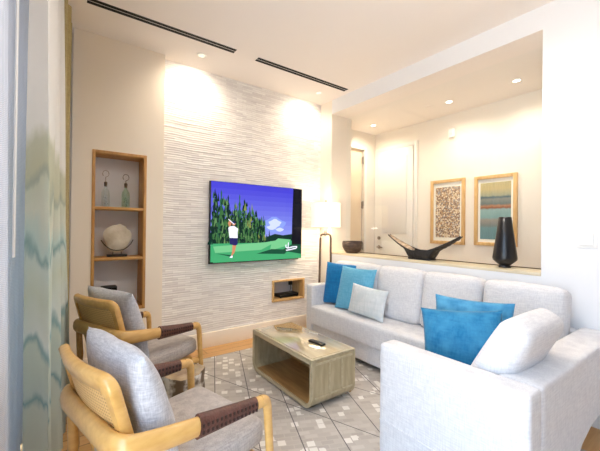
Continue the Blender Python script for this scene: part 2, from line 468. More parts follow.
# carved stone wall: thin wavy courses in low relief, with a hole for the media niche
NX0, NX1, NZ0, NZ1 = 2.205, 2.71, 0.395, 0.667
sw = MB()
x0, x1 = 0.80, XS; nx, nz = 110, 600; hs = 0.0235
rnd = random.Random(3); rowp = [(rnd.random() * 6.28, rnd.uniform(0.28, 0.5), rnd.random()) for _ in range(140)]
def relief(x, z):
    zz = z + 0.0035 * math.sin(x * 7 + 1.3 * math.sin(z * 2.1)) + 0.002 * math.sin(x * 19 + z * 5)
    r = int(zz / hs) % 140; f = (zz / hs) % 1.0
    ph, ln, o = rowp[r]
    bx = x / (ln * 0.55) + o * 3; bi = int(bx) ; bf = bx - bi
    h = (math.sin(bi * 12.9898 + r * 78.233) * 43758.5453) % 1.0
    h2 = (math.sin((bi + 1) * 12.9898 + r * 78.233) * 43758.5453) % 1.0
    k = h + (h2 - h) * max(0, (bf - 0.72) / 0.28)
    return 0.003 + (0.002 + 0.0055 * k) * math.sin(PI * min(1, f * 1.02)) ** 0.6
SV = {}
for i in range(nx + 1):
    for j in range(nz + 1):
        x = x0 + (x1 - x0) * i / nx; z = ZC * j / nz
        SV[i, j] = sw.bm.verts.new((x, YT - relief(x, z), z))
for i in range(nx):
    for j in range(nz):
        xm = x0 + (x1 - x0) * (i + 0.5) / nx; zm = ZC * (j + 0.5) / nz
        if NX0 + 0.01 < xm < NX1 - 0.01 and NZ0 + 0.005 < zm < NZ1 - 0.005: continue
        sw._f([SV[i, j], SV[i + 1, j], SV[i + 1, j + 1], SV[i, j + 1]])
wall_back = struct(sw.build('wall_back', M_stone, sharp=80))
# body behind the relief, open at the media niche
sb = MB()
sb.box(x0, YT, 0, NX0, 3.9, ZC); sb.box(NX1, YT, 0, XS, 3.9, ZC); sb.box(NX0, YT, 0, NX1, 3.9, NZ0); sb.box(NX0, YT, NZ1, NX1, 3.9, ZC)
sb.box(NX0, 3.85, NZ0, NX1, 3.9, NZ1)
struct(sb.build('wall_back_core', M_wall, flat=True))

# niche wall, forward of the carved wall
SX0, SX1, SZ0, SZ1 = 0.247, 0.700, 0.545, 2.030
nb = MB()
nb.box(0.097, YN, 0, SX0, 3.9, ZC); nb.box(SX1, YN, 0, 0.858, 3.9, ZC); nb.box(SX0, YN, 0, SX1, 3.9, SZ0); nb.box(SX0, YN, SZ1, SX1, 3.9, ZC)
nb.box(SX0, 3.76, SZ0, SX1, 3.9, SZ1)
struct(nb.build('wall_back_left', M_warm2, flat=True))
# window side
wl = MB()
wl.box(XW - 0.1, 3.62, 0, 0.097, 3.9, 3.3)
struct(wl.build('wall_pocket', M_warmwall, flat=True))
wl = MB()
wl.box(XW - 0.1, 3.1, 0, XW, 3.62, 3.3); wl.box(XW - 0.1, YB, 2.75, XW, 3.1, 3.3); wl.box(XW - 0.1, YB, 0, XW, -0.6, 2.75)
struct(wl.build('wall_left', M_wall, flat=True))
struct(MB().box(XW - 0.1, YB - 0.1, 0, 4.4, YB, 3.3).build('wall_front', mat('bounce_cut_paint', (92, 100, 116), 0.8), flat=True))  # unseen wall, made dark to cut light bouncing onto the sofa back
# big sliding window
wf = MB(); B_ = XW - 0.08
for y in (-0.6, 0.61, 1.83, 3.04): wf.box(B_, y, 0.0, XW - 0.02, y + 0.06, 2.75)
wf.box(B_, -0.6, 0, XW - 0.02, 3.1, 0.06); wf.box(B_, -0.6, 2.69, XW - 0.02, 3.1, 2.75)
win = struct(wf.build('window_1', M_trim, flat=True))
MB().box(XW - 0.055, -0.56, 0.06, XW - 0.045, 3.06, 2.69).build('pane', M_pane, win, flat=True)

# hall beyond the opening
XB = 4.24
hb = MB(); hb.box(XB, YB, 0, XB + 0.1, 3.9, ZC)
struct(hb.build('wall_hall_back', M_warmwall, flat=True))
he = MB()
DX0, DX1, DZ = 3.40, 3.985, 2.60
he.box(XS2, 3.70, 0, DX0, 3.8, ZC); he.box(DX1, 3.70, 0, XB, 3.8, ZC); he.box(DX0, 3.70, DZ, DX1, 3.8, ZC)
struct(he.build('wall_hall_end', M_warmwall, flat=True))
def casing(mb, a0, a1, zt, w, t, plane, axis):
    if axis == 'y':   # casing on a wall of constant x
        mb.box(plane - t, a0 - w, 0, plane, a0, zt + w, 0.004); mb.box(plane - t, a1, 0, plane, a1 + w, zt + w, 0.004); mb.box(plane - t, a0, zt, plane, a1, zt + w, 0.004)
    else:
        mb.box(a0 - w, plane - t, 0, a0, plane, zt + w, 0.004); mb.box(a1, plane - t, 0, a1 + w, plane, zt + w, 0.004); mb.box(a0, plane - t, zt, a1, plane, zt + w, 0.004)
d1 = MB(); d1.box(DX0 + 0.005, 3.735, 0.01, DX1 - 0.022, 3.775, DZ - 0.003, 0.003)
door1 = struct(d1.build('door_1', mat('inner_door_paint', (226, 208, 182), 0.5)))
MB().box(DX0, 3.778, 0, DX1, 3.79, DZ).build('gap_shade', M_black, door1, flat=True)  # black sheet behind the door stands in for shade in its gap
t2 = MB(); casing(t2, DX0 + 0.0, DX1, DZ, 0.045, 0.012, 3.70, 'x'); struct(t2.build('trim_2', M_trim))
for z in (2.44, 1.72, 1.06):
    h = MB(); h.box(DX1 - 0.03, 3.715, z - 0.055, DX1 - 0.004, 3.742, z + 0.055, 0.004); h.tube([(DX1 - 0.014, 3.712, z - 0.06), (DX1 - 0.014, 3.712, z + 0.06)], 0.009, 10)
    h.build('hinge', M_metal, door1)
# entry door in the hall's back wall
EY0, EY1, EZ = 2.955, 3.625, 2.575
d2 = MB(); d2.box(XB - 0.03, EY0, 0.005, XB, EY1, EZ, 0.003)
door2 = struct(d2.build('door_2', M_trim))
pn = MB()
for (a, b_) in ((0.15, 1.15), (1.27, 2.45)):
    pn.box(XB - 0.036, EY0 + 0.1, a, XB - 0.029, EY1 - 0.1, b_, 0.006)
pn.build('panel', M_trim, door2)
hd = MB(); hd.lathe([(0, 0), (0.03, 0), (0.03, 0.006), (0.012, 0.01), (0.012, 0.05), (0.0, 0.05)], seg=16)
hd.xform(Matrix.Translation((XB - 0.03, 3.575, 1.045)) @ Matrix.Rotation(-PI / 2, 4, 'Y')); hd.box(XB - 0.085, 3.47, 1.035, XB - 0.07, 3.585, 1.055, 0.005)
hd.build('door_handle', M_metal, door2)
db = MB(); db.lathe([(0, 0), (0.028, 0), (0.028, 0.012), (0.0, 0.016)], seg=16); db.xform(Matrix.Translation((XB - 0.03, 3.575, 1.19)) @ Matrix.Rotation(-PI / 2, 4, 'Y')); db.build('deadbolt', M_metal, door2)
t3 = MB(); casing(t3, EY0 - 0.006, EY1 + 0.006, EZ + 0.006, 0.06, 0.018, XB, 'y'); struct(t3.build('trim_3', M_trim))
# baseboards
b1 = MB(); b1.box(0.862, YT - 0.034, 0, XS, YT - 0.002, 0.165, 0.005); struct(b1.build('baseboard_back', M_base))
b2 = MB(); b2.box(0.097, YN - 0.016, 0, 0.874, YN, 0.165, 0.005); b2.box(0.858, YN, 0, 0.874, YT - 0.034, 0.165); struct(b2.build('baseboard_back_left', M_base))
b3 = MB(); b3.box(XS - 0.016, YB, 0, XS, 0.45, 0.12, 0.004); struct(b3.build('baseboard_right', M_trim))
b4 = MB(); b4.box(XB - 0.014, YB, 0, XB, EY0 - 0.07, 0.12); struct(b4.build('baseboard_hall', M_trim, flat=True))

# ------------------------------------------------------------------ ceiling fittings
def vent(xa, xb, label):
    t = thing('slot_vent', label, 'vent', ((xa + xb) / 2, 3.005, ZC), 0, 'ceiling slot vents')
    L_ = (xb - xa) / 2
    fr = MB()
    for y in (-0.048, -0.006, 0.036): fr.box(-L_, y, -0.003, L_, y + 0.012, 0)
    fr.box(-L_ - 0.01, -0.048, -0.003, -L_, 0.048, 0); fr.box(L_, -0.048, -0.003, L_ + 0.01, 0.048, 0)
    fr.build('frame', M_ceil, t, flat=True)
    for y in (-0.040, 0.004): MB().box(-L_, y, -0.0045, L_, y + 0.036, 0.0).build('slot', M_slot, t, flat=True)
vent(0.165, 1.39, 'long black slot vent in the main ceiling, nearer the curtain')
vent(1.63, 2.895, 'black slot vent in the main ceiling, nearer the hall opening')

def spot(x, y, z, energy, col, size, blend=0.6, target=None, rad=0.03):
    l = bpy.data.lights.new('downlight_lamp', 'SPOT'); l.energy = energy; l.color = col; l.spot_size = math.radians(size); l.spot_blend = blend; l.shadow_soft_size = rad
    o = bpy.data.objects.new('downlight_lamp', l); COL.objects.link(o); o.location = (x, y, z)
    d = Vector(target) - Vector((x, y, z)) if target else Vector((0, 0, -1))
    o.rotation_euler = d.to_track_quat('-Z', 'Y').to_euler(); return o
def downlight(x, y, z, label, glow, group):
    t = thing('recessed_downlight', label, 'ceiling light', (x, y, z), 0, group)
    MB().lathe([(0.030, -0.001), (0.034, -0.006), (0.045, -0.005), (0.047, 0.0)], seg=24).build('trim_ring', M_white, t)
    MB().lathe([(0, -0.002), (0.030, -0.002)], seg=24).build('lens', glow, t)
    return t
M_dim = emit('wall_washer_lens', (255, 236, 206), 0.5)
downlight(1.154, 3.28, ZC, 'small round ceiling wall-washer above the television side', M_dim, 'wall washers')
downlight(2.68, 3.28, ZC, 'small round ceiling wall-washer above the floor lamp', M_dim, 'wall washers')
WARM = (1.0, 0.86, 0.68)
spot(1.154, 3.28, ZC - 0.02, 25, WARM, 135, 1.0, (1.154, 3.60, 2.6))
spot(2.68, 3.28, ZC - 0.02, 19, WARM, 135, 1.0, (2.64, 3.60, 2.6))
for (y, lb) in ((3.36, 'lit hall downlight nearest the inner door'), (2.17, 'lit hall downlight in the middle of the hall ceiling'), (1.44, 'lit hall downlight at the right above the framed pictures')):
    downlight(3.80, y, ZH, lb, M_glow, 'hall downlights')
    spot(3.80, y, ZH - 0.02, 27, (1.0, 0.86, 0.70), 160, 1.0)
for (x, y, lb) in ((0.9, 1.25, 'added unseen fill downlight above the armchairs'), (2.1, 1.25, 'added unseen fill downlight above the corner of the sofa')):  # unseen downlights, added to even out the room light
    downlight(x, y, ZC, lb, M_glow, 'added fill downlights')
    spot(x, y, ZC - 0.02, 44, (1.0, 0.92, 0.84), 165, 1.0)
sp = thing('sprinkler_cover', 'flat round white sprinkler cover plate in the hall ceiling', 'sprinkler', (3.765, 2.416, ZH))
MB().lathe([(0, -0.006), (0.04, -0.006), (0.045, 0)], seg=24).build('cover_plate', M_ceil, sp)
MB().lathe([(0.045, 0), (0.052, -0.002), (0.052, 0)], seg=24).build('rim', M_white, sp)
mdt = thing('motion_detector', 'small white motion detector high on the hall wall', 'detector', (XB, 2.362, 2.62))
dd = MB(); dd.add(rbox(0.05, 0.085, 0.12, 0.02), Matrix.Translation((-0.025, 0, 0))); dd.build('housing', M_white, mdt)
MB().box(-0.054, -0.02, -0.035, -0.048, 0.02, 0.0, 0.003).build('lens', M_mount, mdt)
th = thing('thermostat', 'white square thermostat on the white wall beside the opening', 'thermostat', (XS, 0.682, 1.288))
MB().box(-0.008, -0.055, -0.062, 0, 0.055, 0.062, 0.003).build('backplate', M_white, th)
MB().box(-0.020, -0.038, -0.044, -0.008, 0.038, 0.044, 0.006).build('body', M_white, th)
MB().box(-0.0215, -0.026, -0.012, -0.0195, 0.026, 0.03, 0.0).build('display', mat('pale_display', (236, 239, 240), 0.3), th)

# ------------------------------------------------------------------ shelf niche and ornaments
nc = thing('shelf_niche', 'tall oak-framed shelf niche recessed in the white wall', 'shelf', ((SX0 + SX1) / 2, YN, SZ0))
fr = MB(); tk = 0.026
fr.box(SX0, YN - 0.006, SZ0, SX0 + tk, 3.745, SZ1, 0.002); fr.box(SX1 - tk, YN - 0.006, SZ0, SX1, 3.745, SZ1, 0.002)
fr.box(SX0 + tk, YN - 0.006, SZ1 - tk, SX1 - tk, 3.745, SZ1, 0.002); fr.box(SX0 + tk, YN - 0.006, SZ0, SX1 - tk, 3.745, SZ0 + tk, 0.002)
fr.build('frame', M_oak, nc, world=True)
for z in (1.505, 1.035): MB().box(SX0 + tk, YN + 0.002, z - 0.013, SX1 - tk, 3.745, z + 0.013, 0.002).build('shelf', M_oakh, nc, world=True)
MB().box(SX0, 3.745, SZ0, SX1, 3.76, SZ1).build('back_panel', M_wall, nc, world=True, flat=True)

def bottle(x, label, glass, h, cork):
    t = thing('glass_bottle', label, 'bottle', (x, 3.60, 1.518), 0, 'bottles on the top niche shelf')
    MB().lathe([(0, 0), (0.034, 0), (0.037, 0.006), (0.036, 0.13), (0.030, 0.155), (0.014, 0.178), (0.012, 0.195), (0.015, 0.20), (0.012, 0.205), (0.010, 0.195), (0.012, 0.176), (0.028, 0.152), (0.033, 0.128), (0.034, 0.008), (0, 0.005)], seg=20).build('body', glass, t)
    MB().lathe([(0, 0.195), (0.012, 0.195), (0.015, 0.235), (0.006, 0.242), (0.0, 0.242)], seg=14).build('stopper', M_bronze, t)
    loop = [(0.012 * 0 + 0.026 * math.sin(a), 0, h - 0.03 - 0.03 * math.cos(a)) for a in [i * 2 * PI / 16 * 0.86 + 0.1 for i in range(17)]]
    MB().tube([(0, 0, 0.24), (0, 0, h - 0.06)] + loop, 0.0028, 6).build('wire_loop', cork, t)
    sh = MB()
    for k in range(14):
        a, r, z = random.random() * 6.28, random.uniform(0.004, 0.022), random.uniform(0.012, 0.10)
        sh.lathe([(0, -0.009), (0.008, -0.003), (0.006, 0.005), (0, 0.009)], (r * math.cos(a), r * math.sin(a), z), 7)
    sh.build('pebbles', M_pale if glass is M_bottle else mat('green_shells', (158, 186, 168), 0.6), t)
bottle(0.365, 'clear glass bottle of pale pebbles on the top niche shelf, with wire hook', M_bottle, 0.345, M_metal)
bottle(0.535, 'green-tinted glass bottle on the top niche shelf, right of the clear one', M_bottleg, 0.325, M_bronze)

sc = thing('shell_ornament', 'round cream shell ornament held on a black stand, middle niche shelf', 'ornament', (0.468, 3.61, 1.048))
sm = MB()
def shell(u, v):
    a = u * 2 * PI; r = math.sin(v * PI)
    k = 1 + 0.07 * math.sin(3 * a + 0.6) + 0.04 * math.sin(5 * a) + (0.12 if 0.9 < (a % 6.28) < 1.5 else 0)
    return (0.118 * r * k * math.cos(a), 0.03 * math.cos(v * PI) * (1 - 0.3 * r) + 0.006 * math.sin(a * 2) * r, 0.175 + 0.132 * r * k * math.sin(a))
sm.grid(shell, 40, 14, cu=True); sm.build('shell', mat('shell_cream', (226, 218, 200), 0.55, (196, 184, 160), nscale=10, bump=0.4, bscale=25), sc)
st = MB(); st.box(-0.085, -0.035, 0, 0.085, 0.035, 0.022, 0.003)
for x in (-0.035, 0.035): st.tube([(x, 0, 0.02), (x, 0, 0.065)], 0.0045, 8)
st.tube(spline([(-0.135, -0.02, 0.16), (-0.11, -0.035, 0.12), (-0.06, -0.04, 0.075), (0, -0.042, 0.062), (0.06, -0.04, 0.075), (0.11, -0.035, 0.12), (0.135, -0.02, 0.16)], 5), 0.0045, 8)
for x in (-0.035, 0.035): st.tube([(x, 0, 0.06), (x, -0.041, 0.066)], 0.0042, 8)
st.build('stand', M_black, sc)

rd = thing('table_radio', 'small black box-shaped device on the bottom niche shelf', 'radio', (0.405, 3.62, SZ0 + tk))
MB().box(-0.065, -0.05, 0, 0.065, 0.05, 0.20, 0.008).build('case', M_black, rd)
MB().box(-0.055, -0.053, 0.11, 0.055, -0.049, 0.185, 0.0).build('front_panel', M_blackg, rd)
MB().box(-0.10, -0.04, 0, -0.068, 0.03, 0.17, 0.006).build('side_speaker', mat('grey_plastic', (120, 118, 118), 0.6), rd)

# ------------------------------------------------------------------ media niche under the television
mn = thing('media_niche', 'small oak-framed open niche low in the carved wall', 'niche', ((NX0 + NX1) / 2, YT, NZ0))
fr = MB(); tk2 = 0.024; Y0 = YT - 0.028
fr.box(NX0, Y0, NZ0, NX0 + tk2, 3.84, NZ1, 0.002); fr.box(NX1 - tk2, Y0, NZ0, NX1, 3.84, NZ1, 0.002)
fr.box(NX0 + tk2, Y0, NZ1 - tk2, NX1 - tk2, 3.84, NZ1, 0.002); fr.box(NX0 + tk2, Y0, NZ0, NX1 - tk2, 3.84, NZ0 + tk2, 0.002)
fr.build('frame', M_frame, mn, world=True)
MB().box(NX0 + tk2, 3.835, NZ0 + tk2, NX1 - tk2, 3.845, NZ1 - tk2).build('back_panel', M_wall, mn, world=True, flat=True)
rt = thing('media_box', 'flat black media box lying in the small wall niche', 'media player', (2.50, 3.70, NZ0 + tk2))
MB().box(-0.15, -0.07, 0.006, 0.15, 0.075, 0.048, 0.006).build('case', M_black, rt)
MB().box(-0.14, -0.072, 0.012, 0.14, -0.069, 0.04).build('front_panel', M_blackg, rt)
for (x, y) in ((-0.13, -0.055), (0.13, -0.055), (-0.13, 0.06), (0.13, 0.06)): MB().lathe([(0, 0), (0.01, 0), (0.01, 0.007), (0, 0.007)], (x, y, 0), 10).build('foot', M_black, rt)
pg = thing('power_adapter', 'black plug-in power adapter on the small niche back panel', 'plug', (2.635, 3.835, 0.59))
MB().box(-0.025, -0.04, -0.045, 0.025, -0.006, 0.045, 0.006).build('body', M_black, pg)
MB().box(-0.035, -0.006, -0.055, 0.035, 0, 0.055, 0.003).build('wall_plate', M_white, pg)
MB().tube(spline([(0, -0.023, -0.04), (0.004, -0.028, -0.09), (-0.012, -0.03, -0.13), (-0.045, -0.05, -0.142)], 6), 0.004, 7).build('cable', M_black, pg)

# ------------------------------------------------------------------ television
tv = thing('television', 'large flat television showing a golfer on a green fairway', 'television', ((1.361 + 2.587) / 2, 3.59, 0.929))
TX0, TX1, TZ0, TZ1, TY = 1.361, 2.587, 0.929, 1.857, 3.556
MB().box(TX0, TY, TZ0, TX1, TY + 0.026, TZ1, 0.004).build('case', M_black, tv, world=True)
MB().box(TX0 + 0.35, TY + 0.02, TZ0 + 0.25, TX1 - 0.35, YT - 0.01, TZ1 - 0.25).build('wall_mount', M_black, tv, world=True, flat=True)
def em(n, c, k=1.0): return mat(n, (4, 4, 5), 0.25, emis=c, estr=k, spec=0.12)
scm = [em('screen_sky', (88, 96, 214)), em('screen_sky_low', (130, 150, 232)), em('screen_cloud', (196, 206, 244)), em('screen_tree_dark', (20, 48, 40)), em('screen_tree', (44, 92, 66)),
       em('screen_grass', (64, 158, 104)), em('screen_grass_light', (112, 188, 132)), em('screen_shade', (22, 74, 52)), em('screen_white', (236, 236, 250)), em('screen_navy', (36, 34, 92)),
       em('screen_skin', (196, 130, 96)), em('screen_black', (12, 14, 26)), em('screen_sky_high', (66, 64, 196))]
scr = MB(); W_, H_ = TX1 - TX0 - 0.03, TZ1 - TZ0 - 0.035; layer = [0]
def sp_(u, v): return (TX0 + 0.015 + u * W_, TY - 0.0004 - layer[0] * 0.00012, TZ0 + 0.02 + v * H_)
def P(mi, pts): scr.mi = mi; layer[0] += 1; scr._f([scr.bm.verts.new(sp_(*p)) for p in pts])
def spire(u, b, h, w, mi):
    pts = [(u - w, b)]; n = 7
    for k in range(n): pts += [(u - w * (1 - k / n) * 0.92, b + h * (k + 0.35) / n), (u - w * (1 - (k + 1) / n) * 0.6, b + h * (k + 0.75) / n)]
    pts.append((u, b + h))
    for k in range(n - 1, -1, -1): pts += [(u + w * (1 - (k + 1) / n) * 0.6, b + h * (k + 0.75) / n), (u + w * (1 - k / n) * 0.92, b + h * (k + 0.35) / n)]
    pts.append((u + w, b)); P(mi, pts)
nb_ = 12
for k in range(nb_):
    f = k / (nb_ - 1); scm.append(em('screen_sky_band', (int(146 - 78 * f), int(160 - 96 * f), int(228 - 28 * f)))); v0 = 0.2 + 0.8 * k / nb_; P(len(scm) - 1, [(0, v0), (1, v0), (1, v0 + 0.08), (0, v0 + 0.08)])
def blob(mi, cu, cv, a, b, n=18, j=0.15): P(mi, [(cu + a * math.cos(t) * (1 + j * math.sin(5 * t)), cv + b * math.sin(t) * (1 + j * math.cos(4 * t))) for t in [i * 2 * PI / n for i in range(n)]])
blob(1, 0.69, 0.48, 0.14, 0.10); blob(2, 0.70, 0.50, 0.075, 0.055); blob(2, 0.66, 0.44, 0.06, 0.03); blob(2, 0.76, 0.41, 0.05, 0.025)
P(5, [(0, 0), (1, 0), (1, 0.27), (0, 0.25)])
P(3, [(0.55, 0.25), (1, 0.25), (1, 0.36), (0.8, 0.33), (0.7, 0.35), (0.6, 0.31)])
for (u, h, w, m_) in ((0.03, 0.62, 0.06, 3), (0.10, 0.72, 0.06, 4), (0.17, 0.66, 0.06, 3), (0.06, 0.5, 0.06, 4), (0.24, 0.55, 0.05, 3), (0.29, 0.68, 0.05, 4), (0.34, 0.62, 0.05, 3), (0.40, 0.52, 0.04, 4), (0.37, 0.42, 0.05, 3), (0.20, 0.45, 0.06, 3),
                     (0.46, 0.42, 0.035, 4), (0.50, 0.36, 0.03, 3), (0.43, 0.30, 0.05, 3), (0.56, 0.40, 0.022, 3), (0.54, 0.24, 0.04, 4), (0.63, 0.19, 0.02, 3), (0.60, 0.13, 0.03, 3), (0.13, 0.4, 0.09, 3), (0.30, 0.36, 0.08, 3)): spire(u, 0.22, h, w, m_)
rt_ = random.Random(11); scm += [em('screen_leaf', (58, 104, 58)), em('screen_leaf_light', (96, 134, 84)), em('screen_leaf_gold', (128, 138, 72)), em('screen_leaf_deep', (16, 40, 34))]
base_ = len(scm) - 4
for k in range(620):
    u = rt_.random() * 0.56; env = 0.66 * (1 - 0.55 * max(0, u - 0.3) / 0.26) * (0.72 + 0.28 * math.sin(u * 40) * math.sin(u * 23 + 1)); v = 0.22 + env * rt_.random() ** 1.1
    w_ = 0.006 + 0.008 * rt_.random(); h_ = 0.045 + 0.06 * rt_.random(); d_ = (rt_.random() - 0.5) * 0.01
    q = rt_.random(); mi_ = base_ + (3 if q < 0.5 else 0 if q < 0.86 else 1 if q < 0.96 or u < 0.2 else 2)
    P(mi_, [(max(0.001, u - w_), v), (u + d_, v - 0.012), (u + w_, v), (u + d_, v + h_)])
P(5, [(0, 0), (1, 0), (1, 0.20), (0.6, 0.235), (0, 0.235)]); P(6, [(0.02, 0.12), (0.5, 0.14), (0.72, 0.27), (0.55, 0.24), (0, 0.20)]); P(6, [(0.60, 0.12), (0.82, 0.19), (0.86, 0.27), (0.70, 0.29), (0.62, 0.22)])
P(7, [(0.45, 0.09), (0.78, 0.07), (0.84, 0.13), (0.62, 0.145)]); P(7, [(0.02, 0.115), (0.16, 0.09), (0.20, 0.075), (0.19, 0.06), (0.10, 0.09)])
P(11, [(0.87, 0.18), (1, 0.14), (1, 1), (0.885, 1), (0.875, 0.6)]); P(7, [(0.74, 0.12), (1, 0.06), (1, 0.20), (0.86, 0.20)])
def stroke(mi, pts, w):
    for (a, b) in zip(pts, pts[1:]):
        dx, dy = b[0] - a[0], b[1] - a[1]; l = math.hypot(dx, dy * 0.75) or 1; ox, oy = -dy * 0.75 / l * w, dx / l * w * 1.33
        P(mi, [(a[0] + ox, a[1] + oy), (b[0] + ox, b[1] + oy), (b[0] - ox, b[1] - oy), (a[0] - ox, a[1] - oy)])
stroke(8, [(0.80, 0.20), (0.795, 0.17), (0.82, 0.15), (0.88, 0.165), (0.94, 0.17), (0.93, 0.145), (0.86, 0.13), (0.80, 0.12)], 0.006); stroke(8, [(0.83, 0.23), (0.825, 0.16)], 0.006)
P_ = P
def P(mi, pts): P_(mi, [(p[0] - 0.045, p[1]) for p in pts])
# golfer: navy shorts, white shirt, club above the shoulder
P(10, [(0.235, 0.22), (0.255, 0.21), (0.25, 0.13), (0.235, 0.07), (0.222, 0.07), (0.232, 0.14)]); P(10, [(0.255, 0.22), (0.275, 0.22), (0.262, 0.14), (0.25, 0.10), (0.238, 0.10), (0.25, 0.15)])
P(8, [(0.205, 0.055), (0.235, 0.05), (0.24, 0.075), (0.222, 0.08)])
P(9, [(0.205, 0.31), (0.285, 0.305), (0.288, 0.22), (0.262, 0.205), (0.205, 0.225)])
P(8, [(0.19, 0.43), (0.205, 0.45), (0.25, 0.455), (0.29, 0.42), (0.285, 0.37), (0.287, 0.30), (0.203, 0.305), (0.195, 0.38)])
P(10, [(0.20, 0.44), (0.185, 0.49), (0.205, 0.535), (0.225, 0.50), (0.215, 0.46)]); blob(10, 0.245, 0.485, 0.018, 0.025, 12, 0); blob(9, 0.243, 0.497, 0.019, 0.017, 12, 0)
stroke(8, [(0.19, 0.54), (0.25, 0.475)], 0.004)
scr.build('screen', scm, tv, world=True, flat=True)

# ------------------------------------------------------------------ sofa
AX, AY0, AY1, AZ = 1.54, 0.525, 1.30, 0.676
sofa = thing('corner_sofa', 'large white linen L-shaped corner sofa under the ledge', 'sofa', (2.2, 0.9, 0))
def blk(x0, y0, z0, x1, y1, z1, r=0.03, puff=(0, 0, 0), n=10, name='x', rot=None):
    mb = MB(); M = Matrix.Translation(((x0 + x1) / 2, (y0 + y1) / 2, (z0 + z1) / 2))
    if rot: M = M @ rot
    mb.add(rbox(x1 - x0, y1 - y0, z1 - z0, r, puff, n), M); return mb.build(name, M_sofa, sofa, world=True, sharp=70)
blk(AX, AY0, 0.025, AX + 0.135, AY1, AZ, 0.022, name='end_arm')
MB().tube([(AX - 0.0015, AY0 + 0.012, 0.235), (AX - 0.0015, AY1 - 0.012, 0.235)], 0.004, 6).build('seam_piping', M_sofa, sofa, world=True)
rbk = MB(); rbk.add(rbox(2.975 - AX - 0.136, 0.185, AZ - 0.025, 0.022, n=20), Matrix.Translation(((AX + 0.136 + 2.975) / 2, AY0 + 0.0925, (AZ + 0.025) / 2)))
for v in rbk.bm.verts:     # the back's lower edge sweeps up off the floor towards the wall
    q = max(0, min(1, (v.co.x - 2.08) / 0.40)); zc = 0.235 * math.sqrt(1 - (1 - q) ** 2)
    v.co.z = zc + 0.025 + (v.co.z - 0.025) * (AZ - 0.025 - zc) / (AZ - 0.025)
rbk.build('return_back', M_sofa, sofa, world=True, sharp=70)
blk(2.40, 3.03, 0.04, 2.975, 3.14, AZ, 0.022, name='wall_end_arm')
blk(2.86, 0.72, 0.04, 2.975, 3.028, 0.66, 0.022, name='main_back')
MB().box(2.42, 1.30, 0.055, 2.86, 3.03, 0.225).build('base', M_sofa, sofa, world=True, flat=True)
MB().box(AX + 0.14, AY0 + 0.2, 0.055, 2.86, 1.299, 0.225).build('base', M_sofa, sofa, world=True, flat=True)
blk(2.375, 1.30, 0.226, 2.858, 3.028, 0.445, 0.03, (0, 0, 0.008), name='seat_cushion')
blk(AX + 0.138, AY0 + 0.202, 0.226, 2.858, 1.298, 0.445, 0.03, (0, 0, 0.008), name='seat_cushion')
tilt = Matrix.Rotation(math.radians(10), 4, 'Y')
for (a, b) in ((3.02, 2.355), (2.345, 1.82), (1.81, 1.285), (1.275, 0.735)):
    blk(2.70, b, 0.44, 2.885, a, 0.945, 0.055, (0.03, 0.0, 0.012), 12, 'back_cushion', tilt)
tilt2 = Matrix.Rotation(R(28), 4, 'X')
blk(1.685, 0.672, 0.43, 2.19, 0.822, 0.935, 0.055, (0.0, 0.025, 0.012), 12, 'return_cushion', tilt2)
for (x, y) in ((AX + 0.05, AY0 + 0.06), (AX + 0.05, AY1 - 0.06), (2.45, 3.08), (2.9, 3.08), (2.47, 1.4)):
    MB().box(x - 0.03, y - 0.03, 0.007, x + 0.03, y + 0.03, 0.06).build('foot', M_black, sofa, world=True, flat=True)

# ------------------------------------------------------------------ scatter cushions
def scatter(label, m, w, h, t, loc, yaw_, lean, roll=0.0, wr=0.012, seed=0):
    mb = MB(); mb.add(pillow(w, h, t, wr=wr, seed=seed), Matrix.Rotation(roll, 4, 'Y'))
    mb.xform(Matrix.Rotation(lean, 4, 'X'))
    lo = min(v.co.z for v in mb.bm.verts)
    for v in mb.bm.verts: v.co.z -= lo
    o = mb.build('throw_pillow', m, sharp=75)
    o.location = loc; o.rotation_euler = (0, 0, yaw_); return tag(o, label, 'cushion')
# local -Y is the side shown; yaw -90 turns it to face the window side
scatter('deep blue square pillow at the left end of the sofa, rearmost of three', M_blue_m, 0.49, 0.49, 0.14, (2.675, 2.82, 0.452), R(-90 + 12), R(-10), R(0), seed=1)
scatter('sky blue square pillow leaning between the deep blue and pale grey ones', M_blue_l, 0.47, 0.48, 0.13, (2.62, 2.55, 0.452), R(-90 + 6), R(-16), R(0), seed=2)
scatter('pale grey oblong pillow in front of the two blue ones', M_pale, 0.46, 0.30, 0.10, (2.515, 2.28, 0.452), R(-90 + 2), R(-12), R(3), seed=3)
scatter('large bright blue velvet pillow in the sofa corner, in front', M_blue_d, 0.45, 0.405, 0.14, (1.95, 1.02, 0.452), R(-90 + 24), R(-14), R(-5), seed=4)
scatter('washed blue velvet pillow half hidden behind the bright blue one', M_blue_b, 0.46, 0.46, 0.13, (2.12, 1.05, 0.452), R(-90 + 16), R(-10), R(0), seed=5)

